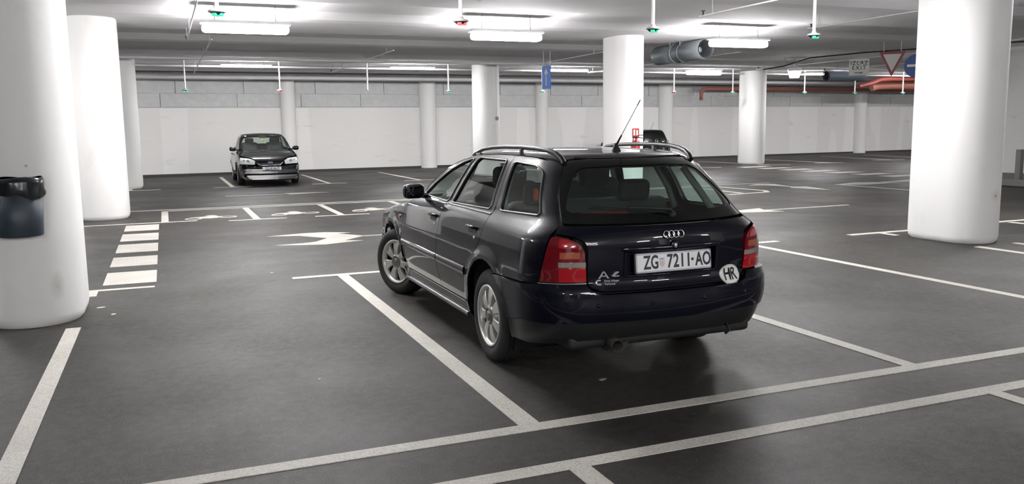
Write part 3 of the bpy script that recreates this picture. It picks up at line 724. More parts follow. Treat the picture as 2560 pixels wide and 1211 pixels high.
panel('windscreen', A, WSP, M_GLASSC, car, mode='xy', flange=0, off=-.004)
PIL = [(x, y, 0) for x, y in AL] + [(.84, yr(.84), 0)] + [(x, y, 0) for x, y, _ in reversed(ws_side)]
panel('windscreen_pillar', A, PIL, P, car, mode='xy', mirror=True)
bo = [apl(q) for q in EDGE]
BN = [(x, y - .002, 0) for x, y in bo] + [(3.325 - .2 * y * y, y, 0) for y in np.linspace(.5, -.5, 9)] + [(x, -y + .002, 0) for x, y in reversed(bo)] + [(2.155 - .22 * y * y, y, 0) for y in np.linspace(-.7, .7, 11)]
panel('bonnet', A, BN, P, car, mode='xy', lo=.5)
# rear: bumper, valance, tailgate, glass
mir = lambda q: (2 * A.uc - q[0],) + tuple(q[1:])
def sym(h): return h + [mir(q) for q in reversed(h)]
arB = [q for q in ar if q[0] < 0 and .385 < q[1] < .64]
bumper = panel('rear_bumper', A, sym([(-.385, .385, 0)] + [q for q in reversed(arB)] + [(-.205, .640, 0), (-.40, .640), (Lo, .652), A.rp(.56, .652), A.rp(.525, .600), A.rp(.3, .600)] + [] ) if False else
      sym([A.rp(.15, .600), A.rp(.48, .600), A.rp(.53, .615), A.rp(.56, .652), (Lo, .652), (-.40, .640), (-.205, .640, 0)] + arB + [(-.383, .385, 0), (A.U(-.62, .82), .425), A.rp(.5, .437), A.rp(.2, .437)]), P, car, off=.026, flange=.05)
panel('bumper_valance', A, sym([A.rp(.15, .436), A.rp(.5, .436), (A.U(-.62, .82), .424), (-.383, .384, 0), (-.386, .26, 0), (A.U(-.6, .78), .27), A.rp(.55, .315), A.rp(.15, .33)]), M_TRIM, car, off=.012, flange=.03)
REC = [A.rp(.315, .700), A.rp(.315, .842), A.rp(-.305, .842), A.rp(-.305, .700)]
TG = [A.rp(0.1, .612), A.rp(.47, .612), A.rp(.535, .635), A.rp(.545, .67), A.rp(.545, .86), A.rp(.56, .91), A.rp(.62, .935), (Lot - .02, .949), (tgc + .012, .974), (tgc, .992), A.rp(.4, .990), A.rp(.1, .989)]
tail = panel('tailgate', A, smooth_poly(sym(TG), .02), P, car, holes=[smooth_poly(REC, .02)])
GS = [A.rp(.1, .997), A.rp(.4, .998), (tgc - .006, 1.002), (gMid - .006, 1.17), (gTop - .006, 1.345), A.rp(.45, 1.362), A.rp(.3, 1.372), A.rp(.1, 1.375)]
def gpt(x, y, z): return (A.U(x, y), z)
GH = smooth_poly(sym([A.rp(.2, 1.055), A.rp(.58, 1.065), A.rp(.60, 1.09), A.rp(.445, 1.29), A.rp(.39, 1.315), A.rp(.15, 1.325)]), .05)
surr = panel('rear_window_surround', A, smooth_poly(sym(GS), .02), M_BLKGLOSS, car, holes=[GH], off=.002)
panel('rear_window', A, inset(GH, -.012), M_GLASSR, car, flange=0, off=-.003, gap=0)
# plate recess, handle bar, plate, lettering: local frame on the tailgate
def rear_frame(y, z, off=0):
    p = A.uz(np.array([A.rp(y, z)[0]]), np.array([z])); n = A.grad(p)[0]; n = Vector(n); c = Vector(p[0]) + n * off
    ez = n; ex = Vector((0, 0, 1)).cross(ez).normalized(); ey = ez.cross(ex); return axes(c, ex, ey, ez)
def rear_curve(y, z, off): p = A.uz(np.array([A.rp(y, z)[0]]), np.array([z])); return Vector(p[0]) + Vector(A.grad(p)[0]) * off
rec = MB(); ys_ = np.linspace(-.31, .32, 15)
top = [rear_curve(y, .846, -.045) for y in ys_]; bot = [rear_curve(y, .696, -.025) for y in ys_]
rec.add(top + bot, [(i, i + 1, i + 16, i + 15) for i in range(14)], True)
rec.build('plate_recess', P, tail)
hb = MB(); hb.tube([rear_curve(y, .856, .004) for y in np.linspace(-.33, .34, 20)], .019, 10, rr=[.012] + [.019] * 18 + [.012], flat=.9)
hb.build('handle_bar', P, tail)
for (y0, z0_, y1, z1_) in ((.322, .70, .322, .84), (-.312, .70, -.312, .84)):
    MB().tube([rear_curve(y0, z0_, .001), rear_curve(y1, z1_, .001)], .010, 8).build('recess_trim', P, tail)
MB().tube([rear_curve(y, .694, .001) for y in np.linspace(-.31, .32, 15)], .008, 8).build('recess_trim', P, tail)
pf = rear_frame(0.0, .768, -.004)
px_ = axes(Vector((-.985, .005, .768)), Vector((0, -1, 0)), Vector((.10, 0, 1)).normalized(), Vector((-1, 0, .10)).normalized())
pl_ = MB().prism(smooth_poly([(-.268, -.062), (.268, -.062), (.268, .062), (-.268, .062)], .012), px_, -.012, -.001).build('plate_holder', M_PLASTIC, tail)
plate = MB().prism(smooth_poly([(-.260, -.056), (.260, -.056), (.260, .056), (-.260, .056)], .010), px_, -.001, .004).build('number_plate', M_PLATE, car)
plate['label'] = 'white registration plate reading ZG 7211-AO'
b = MB(); fr_o = [(-.256, -.052), (.256, -.052), (.256, .052), (-.256, .052)]
for i in range(4):
    a_, c_ = Vector(fr_o[i]), Vector(fr_o[(i + 1) % 4]); d_ = (c_ - a_).normalized() * .001; n_ = Vector((-d_.y, d_.x)).normalized() * .0022
    b.prism([tuple(a_ - d_), tuple(c_ + d_), tuple(c_ + d_ + n_), tuple(a_ - d_ + n_)], px_, .004, .0046)
b.build('plate_border', M_INK, plate)
def ptext(s_, x, size=.112, sx=.66, bold=.0028, space=1.0): text_mesh('lettering', s_, size, M_INK, plate, px_ @ T(x, -.0015, .0045), .0008, sx, bold, space=space)
ptext('ZG', -.158); ptext('7211', .036, sx=.72, space=1.08); ptext('·', .1290, .12, 1.0, .002); ptext('AO', .206, sx=.66)
# small checkered coat of arms between letters and digits
chk = MB(); chw = MB()
for i in range(5):
    for j in range(5):
        if (j == 4 and i in (0, 4)): continue
        x = -.100 + i * .0068; y = .008 - j * .0075
        (chk if (i + j) % 2 == 0 else chw).prism([(x, y - .0075), (x + .0068, y - .0075), (x + .0068, y), (x, y)], px_, .004, .0046)
chk.build('crest', mat('crest_red', (.55, .25, .27), .5), plate)
MB().prism([(-.098, .013), (-.070, .013), (-.066, .026), (-.075, .021), (-.084, .027), (-.093, .021), (-.102, .026)], px_, .004, .0046).build('crest_crown', mat('crest_blue', (.25, .35, .55), .5), plate)
# lock, rings, letters, stickers, wiper, parking sensors
lf = rear_frame(.008, .866, .012)
MB().lathe([(.030, -.02), (.030, .004), (.024, .009), (.001, .009)], lf, 20).build('lock_surround', P, tail)
MB().lathe([(.013, .008), (.012, .012), (.001, .012)], lf @ Matrix.Diagonal((.8, 1.1, 1, 1)), 18).build('lock', M_SILV, tail)
rg = MB(); rf = rear_frame(.008, .930, .006)
for i in range(4): rg.torus(rf @ T((i - 1.5) * .0325, 0, 0), .0208, .0034, 28, 8)
emb = rg.build('emblem_rings', M_CHROME, tail); emb['label'] = 'four interlocked chrome rings'
af = rear_frame(.450, .710, .003)
b = MB()
b.prism([(-.034, -.022), (-.022, -.022), (.002, .022), (-.008, .022)], af, 0, .005); b.prism([(.022, -.022), (.034, -.022), (.004, .022), (-.004, .022)], af, 0, .005); b.prism([(-.016, -.010), (.018, -.010), (.016, -.004), (-.013, -.004)], af, 0, .004)
b.prism([(.046, -.008), (.060, -.010), (.092, .014), (.088, .019), (.072, .018)], af, 0, .005); b.prism([(.056, -.014), (.094, -.012), (.095, -.006), (.058, -.006)], af, 0, .004)
b.build('model_lettering', M_SILV, tail)
def surf_text(s_, y0, z0_, size, m, par, off, sx=1.0, bold=.0, align='CENTER', name='sticker_lettering'):
    o = text_mesh(name, s_, size, m, par, I4, .0004, sx, bold, align)
    n_ = len(o.data.vertices); co = np.empty(n_ * 3); o.data.vertices.foreach_get('co', co); co = co.reshape(-1, 3)
    yy = y0 - co[:, 0]; zz = z0_ + co[:, 1]; u = np.array([A.rp(a_, b_)[0] for a_, b_ in zip(yy, zz)]); Pq = A.uz(u, zz); Nq = A.grad(Pq)
    o.data.vertices.foreach_set('co', (Pq + Nq * (off + co[:, 2:3])).ravel()); o.data.update(); return o
def surf_poly(name, pts, m, par, off, step=.02): return panel(name, A, [A.rp(y_, z_) for y_, z_ in pts], m, par, off=off, gap=0, flange=.003, step=step)
cpts = [(.476 - .020 * cos(radians(a_)), .664 + .017 * sin(radians(a_))) for a_ in np.linspace(50, 310, 13)] + [(.476 - .011 * cos(radians(a_)), .664 + .009 * sin(radians(a_))) for a_ in np.linspace(310, 50, 13)]
surf_poly('dealer_sticker', cpts, M_SILV, tail, .002, .01)
surf_text('Ernst Islinger', .445, .672, .0185, M_SILV, tail, .002, .95, .0003, 'LEFT', 'dealer_sticker'); surf_text('Verbund', .445, .653, .0185, M_SILV, tail, .002, 1.0, .0003, 'LEFT', 'dealer_sticker')
hrs = surf_poly('country_sticker', [(-.428 - .084 * cos(2 * pi * i / 40), .650 + .060 * sin(2 * pi * i / 40)) for i in range(40)], M_STICK, tail, .004)
hrs['label'] = 'white oval sticker reading HR'
surf_text('HR', -.428, .648, .108, M_INK, hrs, .0055, .74, .0012)
MB().tube([rear_curve(-.428 - .081 * cos(2 * pi * i / 40), .650 + .055 * sin(2 * pi * i / 40), .0045) for i in range(41)], .0008, 4).build('sticker_border', M_INK, hrs)
wp = MB(); wp.lathe([(.022, -.02), (.024, .012), (.014, .024), (.001, .026)], rear_frame(-.03, 1.035, 0), 16)
wp.tube([rear_curve(-.03, 1.035, .022), rear_curve(-.02, 1.05, .03), rear_curve(.12, 1.068, .022), rear_curve(.24, 1.075, .018)], .008, 8)
wp.tube([rear_curve(y, z, .012) for y, z in ((.02, 1.062), (.16, 1.075), (.34, 1.088), (.46, 1.097))], .006, 6)
wp.build('rear_wiper', M_RUBBER, surr)
for y in (.50, .17, -.19, -.52):
    MB().lathe([(.012, -.004), (.012, .0015), (.001, .002)], rear_frame(y, .535, .026), 16).build('parking_sensor', M_NAVY, bumper)
# bulge ridge along the bumper (rubbing line)
# tail lamps
def lamp_part(name, poly_, m, parent, off=.010, gap=.0012, mirror=True, fl=.02): return panel(name, A, poly_, m, parent, off=off, gap=gap, flange=fl, step=.02, mirror=mirror)
x_in = A.rp(.550, .7)[0]; x_in2 = A.rp(.556, .86)[0]; x_in3 = A.rp(.66, .93)[0]; xm = A.rp(.720, .75)[0] 
LAMP_ALL = [(Lo, .664, 0), (x_in, .664, 0), (x_in2, .85), A.rp(.585, .900), A.rp(.65, .930), (Lot - .005, .942)]
lb = panel('tail_lamp', A, smooth_poly(LAMP_ALL, .03), M_REDD, car, off=.004, gap=.004, flange=.03, step=.02, mirror=True)
for side_, par in ((1, lb[0]), (-1, lb[1])):
    q = (lambda p: p) if side_ > 0 else mir
    kk = dict(parent=par, off=.0065, gap=.0015, mirror=False, fl=.004)
    lamp_part('stop_lens', [q(v) for v in [(xm, .668, 0), (x_in - .0, .668, 0), (x_in, .755, 0), (xm, .755, 0)]], M_REDL, **kk)
    lamp_part('reversing_lens', [q(v) for v in [(xm, .757, 0), (x_in, .757, 0), (x_in, .790, 0), (xm, .790, 0)]], M_CLR, **kk)
    lamp_part('indicator_lens', [q(v) for v in [(xm - .006, .808, 0), (x_in + .025, .808, 0), (x_in2 + .025, .848, 0), (xm - .006, .848, 0)]], M_AMB, **kk)
    lamp_part('fog_lens', [q(v) for v in smooth_poly([(xm, .868), (A.rp(.60, .87)[0], .868), (A.rp(.62, .9)[0], .902), (A.rp(.67, .92)[0], .922), (xm, .925)], .01)], M_REDL, **kk)
    # thin rubber lip under the lamp
MB().tube([Vector(A.uz(np.array([u]), np.array([.6585]))[0]) + Vector(A.grad(A.uz(np.array([u]), np.array([.6585])))[0]) * .006 for u in np.linspace(Lo, x_in, 9)], .0025, 6).build('lamp_seal', M_SILV, lb[0])
# window glass, seals, mouldings, handles, mirror
def side_curve(u, z, off):
    p = A.uz(np.array([u]), np.array([z])); return Vector(p[0]) + Vector(A.grad(p)[0]) * off
def seal(polyn, par, r=.0075, m=M_TRIM, name='window_seal', off=.001):
    pts = subdiv([tuple(q[:2]) for q in polyn], .04); pts.append(pts[0]); pts.append(pts[1]); o = MB().tube([side_curve(u, z, off) for u, z in pts], r, 6).build(name, m, par[0]); c = mirrored(o, par[1]); return o
M_SEAL = mat('satin_window_trim', (.10, .10, .10), .3, metal=.6)
qp = [o for o in bpy.data.objects if o.name.startswith('quarter_panel')]
panel('door_glass', A, inset(win1, -.008), M_GLASS, fdoor[0], flange=0, gap=0, off=-.008, mirror=False)
mirrored(bpy.data.objects['door_glass'], fdoor[1])
# rear door glass on the near side is wound part of the way down
low = smooth_poly([(.965, 1.000), (.872, 1.185), (.192, 1.150), (.165, 1.012)], .01)
g2 = panel('door_glass', A, inset(low, -.006), M_GLASS, rdoor[0], flange=0, gap=0, off=-.008)
g2['label'] = 'green glass wound partly down'
g2b = panel('door_glass', A, inset(win2, -.008), M_GLASS, rdoor[0], flange=0, gap=0, off=-.008); g2m = mirrored(g2b, rdoor[1]); bpy.data.objects.remove(g2b)
g3 = panel('side_window', A, inset(win3, -.008), M_GLASS, qp[0], flange=0, gap=0, off=-.008); mirrored(g3, qp[1])
seal(win1, fdoor, m=M_SEAL); seal(win2, rdoor, m=M_SEAL); seal(win3, qp, m=M_SEAL)
def strip(u0, u1, z, h, t, par, name='side_moulding', m=P):
    us = np.linspace(u0, u1, 26); vs = []
    for u in us:
        for dz, of in ((-h / 2, 0), (-h * .42, t * .8), (-h * .1, t), (h * .2, t * .95), (h * .45, t * .5), (h / 2, 0)): vs.append(side_curve(u, z + dz, of))
    fs = [(i * 6 + j, (i + 1) * 6 + j, (i + 1) * 6 + j + 1, i * 6 + j + 1) for i in range(25) for j in range(5)]
    bb = MB().add(vs, fs, True); bb.add(vs[:6], [tuple(range(6))]); bb.add(vs[-6:], [tuple(range(6))]); o = bb.build(name, m, par[0]); mirrored(o, par[1])
strip(2.215, 1.14, .555, .062, .012, fdoor); strip(1.12, .44, .555, .062, .012, rdoor)
strip(1.98, 1.075, .986, .012, .006, fdoor, 'belt_moulding', M_SEAL); strip(1.03, .10, .993, .012, .006, rdoor, 'belt_moulding', M_SEAL)
MB().tube([side_curve(u, .235, .012) for u in np.linspace(2.18, .44, 24)], .022, 8).build('sill_trim', M_SEAL, [o for o in car.children if o.name.startswith('sill')][0])
for par, ux in ((fdoor, 1.24), (rdoor, .285)):
    z = .872; b = MB()
    pts = [side_curve(ux + .085, z + .012, .004), side_curve(ux + .07, z + .014, .026), side_curve(ux, z + .015, .032), side_curve(ux - .07, z + .014, .026), side_curve(ux - .085, z + .012, .004)]
    b.tube(pts, .012, 8, flat=.8); o = b.build('door_handle', P, par[0]); mirrored(o, par[1])
    b = MB(); M0 = axes(side_curve(ux, z - .008, .0005), Vector((-1, 0, 0)), Vector((0, 0, 1)), Vector((0, 1, 0)))
    b.prism(smooth_poly([(-.075, -.028), (.075, -.028), (.075, .028), (-.075, .028)], .012), M0, -.012, .003); o = b.build('handle_recess', M_TRIM, par[0]); mirrored(o, par[1])
    b = MB(); b.lathe([(.011, -.004), (.011, .006), (.001, .007)], axes(side_curve(ux - .055, z - .052, 0), Vector((1, 0, 0)), Vector((0, 0, 1)), Vector((0, 1, 0))), 12); o = b.build('key_lock', M_SILV, par[0]); mirrored(o, par[1])
# mirror
b = MB(); b.box((1.60, .895, 1.055), (.10, .185, .125), bev=.045, sub=4, rz=.12); b.tube([(1.70, .755, 1.005), (1.66, .80, 1.015), (1.62, .84, 1.03)], .028, 8)
mr = b.build('door_mirror', P, fdoor[0]); mm = mirrored(mr, fdoor[1])
b = MB(); b.box((1.549, .900, 1.055), (.008, .145, .09), bev=.003, rz=.12); mg = b.build('mirror_glass', M_MIRR, fdoor[0]); mirrored(mg, fdoor[1])
# small badge and repeater on the front fender
b = MB(); M0 = axes(side_curve(2.30, .78, .001), Vector((-1, 0, 0)), Vector((0, 0, 1)), Vector((0, 1, 0))); b.prism(smooth_poly([(-.03, -.014), (.03, -.014), (.03, .014), (-.03, .014)], .01), M0, -.004, .006)
ff = [o for o in car.children if o.name.startswith('front_fender')]
o = b.build('side_repeater', M_AMB, ff[0]); mirrored(o, ff[1])
b = MB(); M0 = axes(side_curve(2.26, .64, .002), Vector((-1, 0, 0)), Vector((0, 0, 1)), Vector((0, 1, 0))); b.prism([(-.018, -.022), (.006, -.03), (.02, -.004), (.014, .026), (-.010, .03), (-.02, .008)], M0, -.002, .004)
o = b.build('fender_badge', M_SILV, ff[0]); mirrored(o, ff[1])
# roof rails, antenna
rt_ = [(1.15, 1.338), (1.04, 1.378), (.86, 1.412), (.66, 1.428), (.40, 1.436), (.10, 1.438), (-.12, 1.432), (-.26, 1.420), (-.35, 1.402), (-.41, 1.375), (-.44, 1.345)]
def rl(pts, rr):
    rows = []; b = MB(); b.tube(pts, .02, 10, rr=rr, flat=.85); return b
rail_y = lambda x: .545 * float(A.tapu(np.array(x))) - .012 - .03 * max(0, (-.1 - x)) / .35
pts = [(x, rail_y(x), z) for x, z in rt_]
b = rl(pts, [.012, .014, .015, .015, .015, .015, .015, .016, .018, .019, .020])
for xx, hw_ in ((.12, .045),):
    b.box((xx, rail_y(xx), 1.40), (hw_, .022, .07), bev=.008)
b.box((.96, rail_y(.96), 1.362), (.10, .024, .04), bev=.008)
ra = b.build('roof_rail', M_TRIM, car); mirrored(ra, car)
tb = MB(); tb.lathe([(.036, 0), (.03, .012), (.018, .035), (.010, .055), (.001, .058)], T(-.26, 0, 1.405), 18)
tip = Vector((-.55, -.012, 1.735)); base = Vector((-.265, 0, 1.45))
tb.tube([base, base.lerp(tip, .22)], .0058, 8, rr=[.008, .005]); tb.tube([base.lerp(tip, .2), base.lerp(tip, .90)], .0022, 6); tb.tube([base.lerp(tip, .88), tip], .0035, 6)
tb.build('antenna', M_RUBBER, car)
# high brake light inside, roof spoiler lip
MB().tube([rear_curve(y, 1.374, .003) for y in np.linspace(-.42, .42, 15)], .007, 8).build('tailgate_top_seal', M_TRIM, surr)
# front end
panel('front_bumper', A, [A.fp(.1, .22), A.fp(.6, .22), (3.02, .22, 0)] + [q for q in aw if q[0] > 2.9 and q[1] < .52] + [(2.975, .515, 0), A.fp(.62, .525), A.fp(.1, .535)] +
      [(2 * A.fc - q[0], q[1]) for q in reversed([A.fp(.1, .22), A.fp(.6, .22), (3.02, .22, 0)] + [q for q in aw if q[0] > 2.9 and q[1] < .52] + [(2.975, .515, 0), A.fp(.62, .525), A.fp(.1, .535)])], P, car, off=.012, flange=.03)
gr = panel('grille', A, [A.fp(.27, .55), A.fp(.30, .73), (2 * A.fc - A.fp(.30, .73)[0], .73), (2 * A.fc - A.fp(.27, .55)[0], .55)], M_PLASTIC, car)
for k in range(5):
    z = .575 + k * .032; MB().tube([Vector(A.uz(np.array([A.fp(y, z)[0]]) if y >= 0 else np.array([2 * A.fc - A.fp(-y, z)[0]]), np.array([z]))[0]) + Vector((.006, 0, 0)) for y in np.linspace(-.26, .26, 9)], .005, 6).build('grille_bar', M_CHROME, gr)
panel('headlamp', A, smooth_poly([A.fp(.32, .56), A.fp(.34, .72), (A.U(3.22, .66) - .0, .735), (A.U(3.24, .66), .56)], .02), M_HEAD, car, mirror=True, off=.004)
# wheels
wheel(car, 0, .738, .316, .205, .206, 0, 1, phase=.10); wheel(car, 0, -.738, .316, .205, .206, 0, -1)
wheel(car, 2.617, .738, .316, .205, .206, radians(23), 1, phase=.25); wheel(car, 2.617, -.738, .316, .205, .206, radians(23), -1)
# wheel housings, underbody, exhaust
for ax in (0, 2.617):
    for sy in (1, -1):
        M0 = T(ax, sy * .60, .31) @ Matrix.Rotation(-pi / 2, 4, 'X')
        MB().lathe([(.396, sy * .19), (.400, -sy * .12), (.001, -sy * .12)], M0, 24, pi - .4, 2 * pi + .4).build('wheel_housing', M_RUBBER, car)
b = MB(); b.box((1.30, 0, .235), (1.78, 1.48, .06), bev=.02); b.box((-.62, 0, .30), (.50, 1.30, .10), bev=.03); b.box((3.05, 0, .26), (.35, 1.1, .08), bev=.02); b.box((1.3, 0, .25), (4.0, .95, .07), bev=.02)
b.build('underbody', M_RUBBER, car)
b = MB(); b.cyl((-.55, .30, .295), (-.86, .33, .285), .085, 20); b.build('silencer', M_DARKMET, car)
b = MB(); b.lathe([(.040, -.14), (.041, .01), (.036, .01), (.035, -.12)], axes(Vector((-.95, .37, .275)), Vector((0, 1, 0)), Vector((0, 0, 1)), Vector((-.98, 0, -.25)).normalized()), 24)
b.build('exhaust_pipe', M_DARKMET, car)
MB().tube([(-.93, -.42, .33), (-.97, -.42, .30), (-.93, -.42, .27)], .01, 8).build('towing_eye', M_DARKMET, car)
# interior: tub, dashboard, seats
b = MB(); inner = []
xs2 = np.linspace(-.84, 2.25, 40)
for sy in (1, -1):
    vs = []
    for x in xs2:
        for z in np.linspace(.33, .955, 6):
            p = A.uz(np.array([A.U(x, .7) if x > -.2 else x]), np.array([z]))[0] if x > -.2 else np.array([x, float(A.W(z)) * float(A.tapl(np.array(x))), z])
            vs.append((x, sy * (p[1] - .075 - (.10 if x < -.55 else 0) - (.33 if abs(x) < .36 or x > 2.26 else 0) * (z < .72)), z))
    b.add(vs, [(i * 6 + j, (i + 1) * 6 + j, (i + 1) * 6 + j + 1, i * 6 + j + 1) for i in range(39) for j in range(5)], True)
b.box((.7, 0, .35), (3.0, 1.45, .04)); b.box((2.2, 0, .65), (.04, 1.40, .60)); b.box((-.83, 0, .66), (.05, 1.18, .56))
b.build('cabin_lining', M_INT, car)
def seat(x, y, w_, m1, head=True, name='front_seat', h=.60, lean=.26):
    s_ = MB(); s_.box((x + .05, y, .50), (.52, w_, .16), bev=.06, sub=4)
    M0 = Matrix.Rotation(-lean, 4, 'Y'); s_.box((x - .27, y, .53 + h / 2), (.14, w_, h + .08), bev=.06, sub=4, M=M0)
    o = s_.build(name, m1, car)
    return o
for y in (.36, -.36):
    o = seat(1.18, y, .52, M_SEAT)
    hd = MB(); hd.box((.765, y, 1.19), (.10, .27, .18), bev=.045, sub=4, M=Matrix.Rotation(-.12, 4, 'Y')); hd.tube([(.80, y - .06, 1.03), (.78, y - .06, 1.13)], .008, 6); hd.tube([(.80, y + .06, 1.03), (.78, y + .06, 1.13)], .008, 6)
    hd.build('headrest', M_SEAT, o)
rs = seat(.46, 0, 1.26, M_SEAT, name='rear_seat', h=.50)
for y in (.40, -.33):
    hd = MB(); hd.box((.085, y, 1.115), (.10, .26, .16), bev=.05, sub=4, M=Matrix.Rotation(-.10, 4, 'Y')); hd.build('headrest', M_INT, rs)
MB().box((-.42, 0, .925), (.84, 1.16, .02), bev=.008).build('luggage_cover', M_INT, car)
MB().box((-.02, -.02, .955), (.10, .40, .05), bev=.02, sub=3).build('folded_cloth', M_REDCL, car)
b = MB(); b.box((1.98, 0, .86), (.42, 1.36, .20), bev=.07, sub=4); b.box((1.86, .36, .97), (.24, .36, .06), bev=.03, sub=3); b.build('dashboard', M_INT, car)
b = MB(); M0 = axes(Vector((1.63, .36, .90)), Vector((0, 1, 0)), Vector((-.42, 0, .9)).normalized(), Vector((-.9, 0, -.42)).normalized())
b.torus(M0, .185, .015, 32, 8); b.box((1.64, .36, .90), (.05, .12, .10), bev=.02); b.tube([(1.63, .36 - .17, .90), (1.64, .36, .90), (1.63, .36 + .17, .90)], .014, 6); b.build('steering_wheel', M_INT, car)
MB().box((1.12, -.0, 1.295), (.03, .23, .07), bev=.02, sub=3).build('interior_mirror', M_INT, car)
for sy in (1, -1):
    MB().box((.95, sy * .36, 1.345), (.30, .40, .018), bev=.006).build('sun_visor', M_SEATL, car)
    for q in ([(.90, sy * .59, 1.30), (.96, sy * .66, 1.12), (1.055, sy * .71, .97)], [(.18, sy * .57, 1.30), (.12, sy * .65, 1.12), (.09, sy * .69, .97)], [(-.36, sy * .46, 1.29), (-.48, sy * .53, 1.12), (-.60, sy * .59, .95)]):
        MB().tube(q, .025, 8).build('pillar_lining', M_SEATL, car)
xs3 = np.linspace(-.36, .86, 10); vs = [(x, y, float(A.xy(np.array([x]), np.array([y * .9]))[0, 2]) - .035) for x in xs3 for y in np.linspace(-.5, .5, 9)]
MB().add(vs, [(i * 9 + j, i * 9 + j + 1, (i + 1) * 9 + j + 1, (i + 1) * 9 + j) for i in range(9) for j in range(8)], True).build('headlining', M_SEATL, car)
tag(MB().box((0, 0, 0), (.045, .05, .09), bev=.018, sub=3).build('cloth_bundle', M_ORANGE), 'orange cloth bundle on the wagon rear seat behind the side window', 'cloth')
co = bpy.data.objects['cloth_bundle']; co.location = car.matrix_basis @ Vector((-.03, .12, 1.03)) if False else (Matrix.Translation((CX, CY, 0)) @ Matrix.Rotation(CTH, 4, 'Z')) @ Vector((.05, .46, 1.115))

# ------------------------------------------------------------------ the two parked hatchbacks
H = Shape(xa=0.0, xb=2.75, zlo=.9,
    W=tab([.15, .25, .40, .55, .70, .82, .90, .96, 1.0, 1.05, 1.15, 1.25, 1.35, 1.42, 1.50], [.78, .84, .875, .892, .895, .882, .862, .830, .800, .775, .742, .708, .670, .635, .58]),
    tapl=lambda x: 1 - .085 * np.clip((x - 1.9) / 1.4, 0, 2) ** 2 - .06 * np.clip((.3 - x) / 1.0, 0, 2) ** 2,
    tapu=lambda x: 1 - .02 * np.clip((x - 1.0) / 1.0, 0, 2) ** 2 - .10 * np.clip((.7 - x) / 1.1, 0, 2) ** 2,
    arches=((0, .31, .375), (2.64, .31, .375)), flare=.016, kl=.24, ku=.16,
    Xr=tab([.15, .3, .5, .64, .68, .9, 1.0, 1.40, 1.47, 1.55], [-.68, -.78, -.83, -.82, -.79, -.78, -.75, -.53, -.46, -.3]), cr=.24,
    Xw=tab([.9, .98, 1.1, 1.25, 1.4, 1.47, 1.55], [2.52, 2.33, 2.06, 1.72, 1.37, 1.20, .95]), cw=.26,
    Tr=tab([-.6, -.45, -.1, .3, .7, 1.0, 1.3], [1.435, 1.455, 1.482, 1.497, 1.497, 1.488, 1.455]), croof=.085,
    Xf=tab([.15, .25, .40, .55, .62, .70, .78, .88], [3.28, 3.42, 3.50, 3.505, 3.49, 3.45, 3.38, 3.2]), cf=.26,
    Tb=tab([1.9, 2.3, 2.7, 3.1, 3.35, 3.5], [1.05, 1.005, .950, .868, .785, .71]), cb=.08)
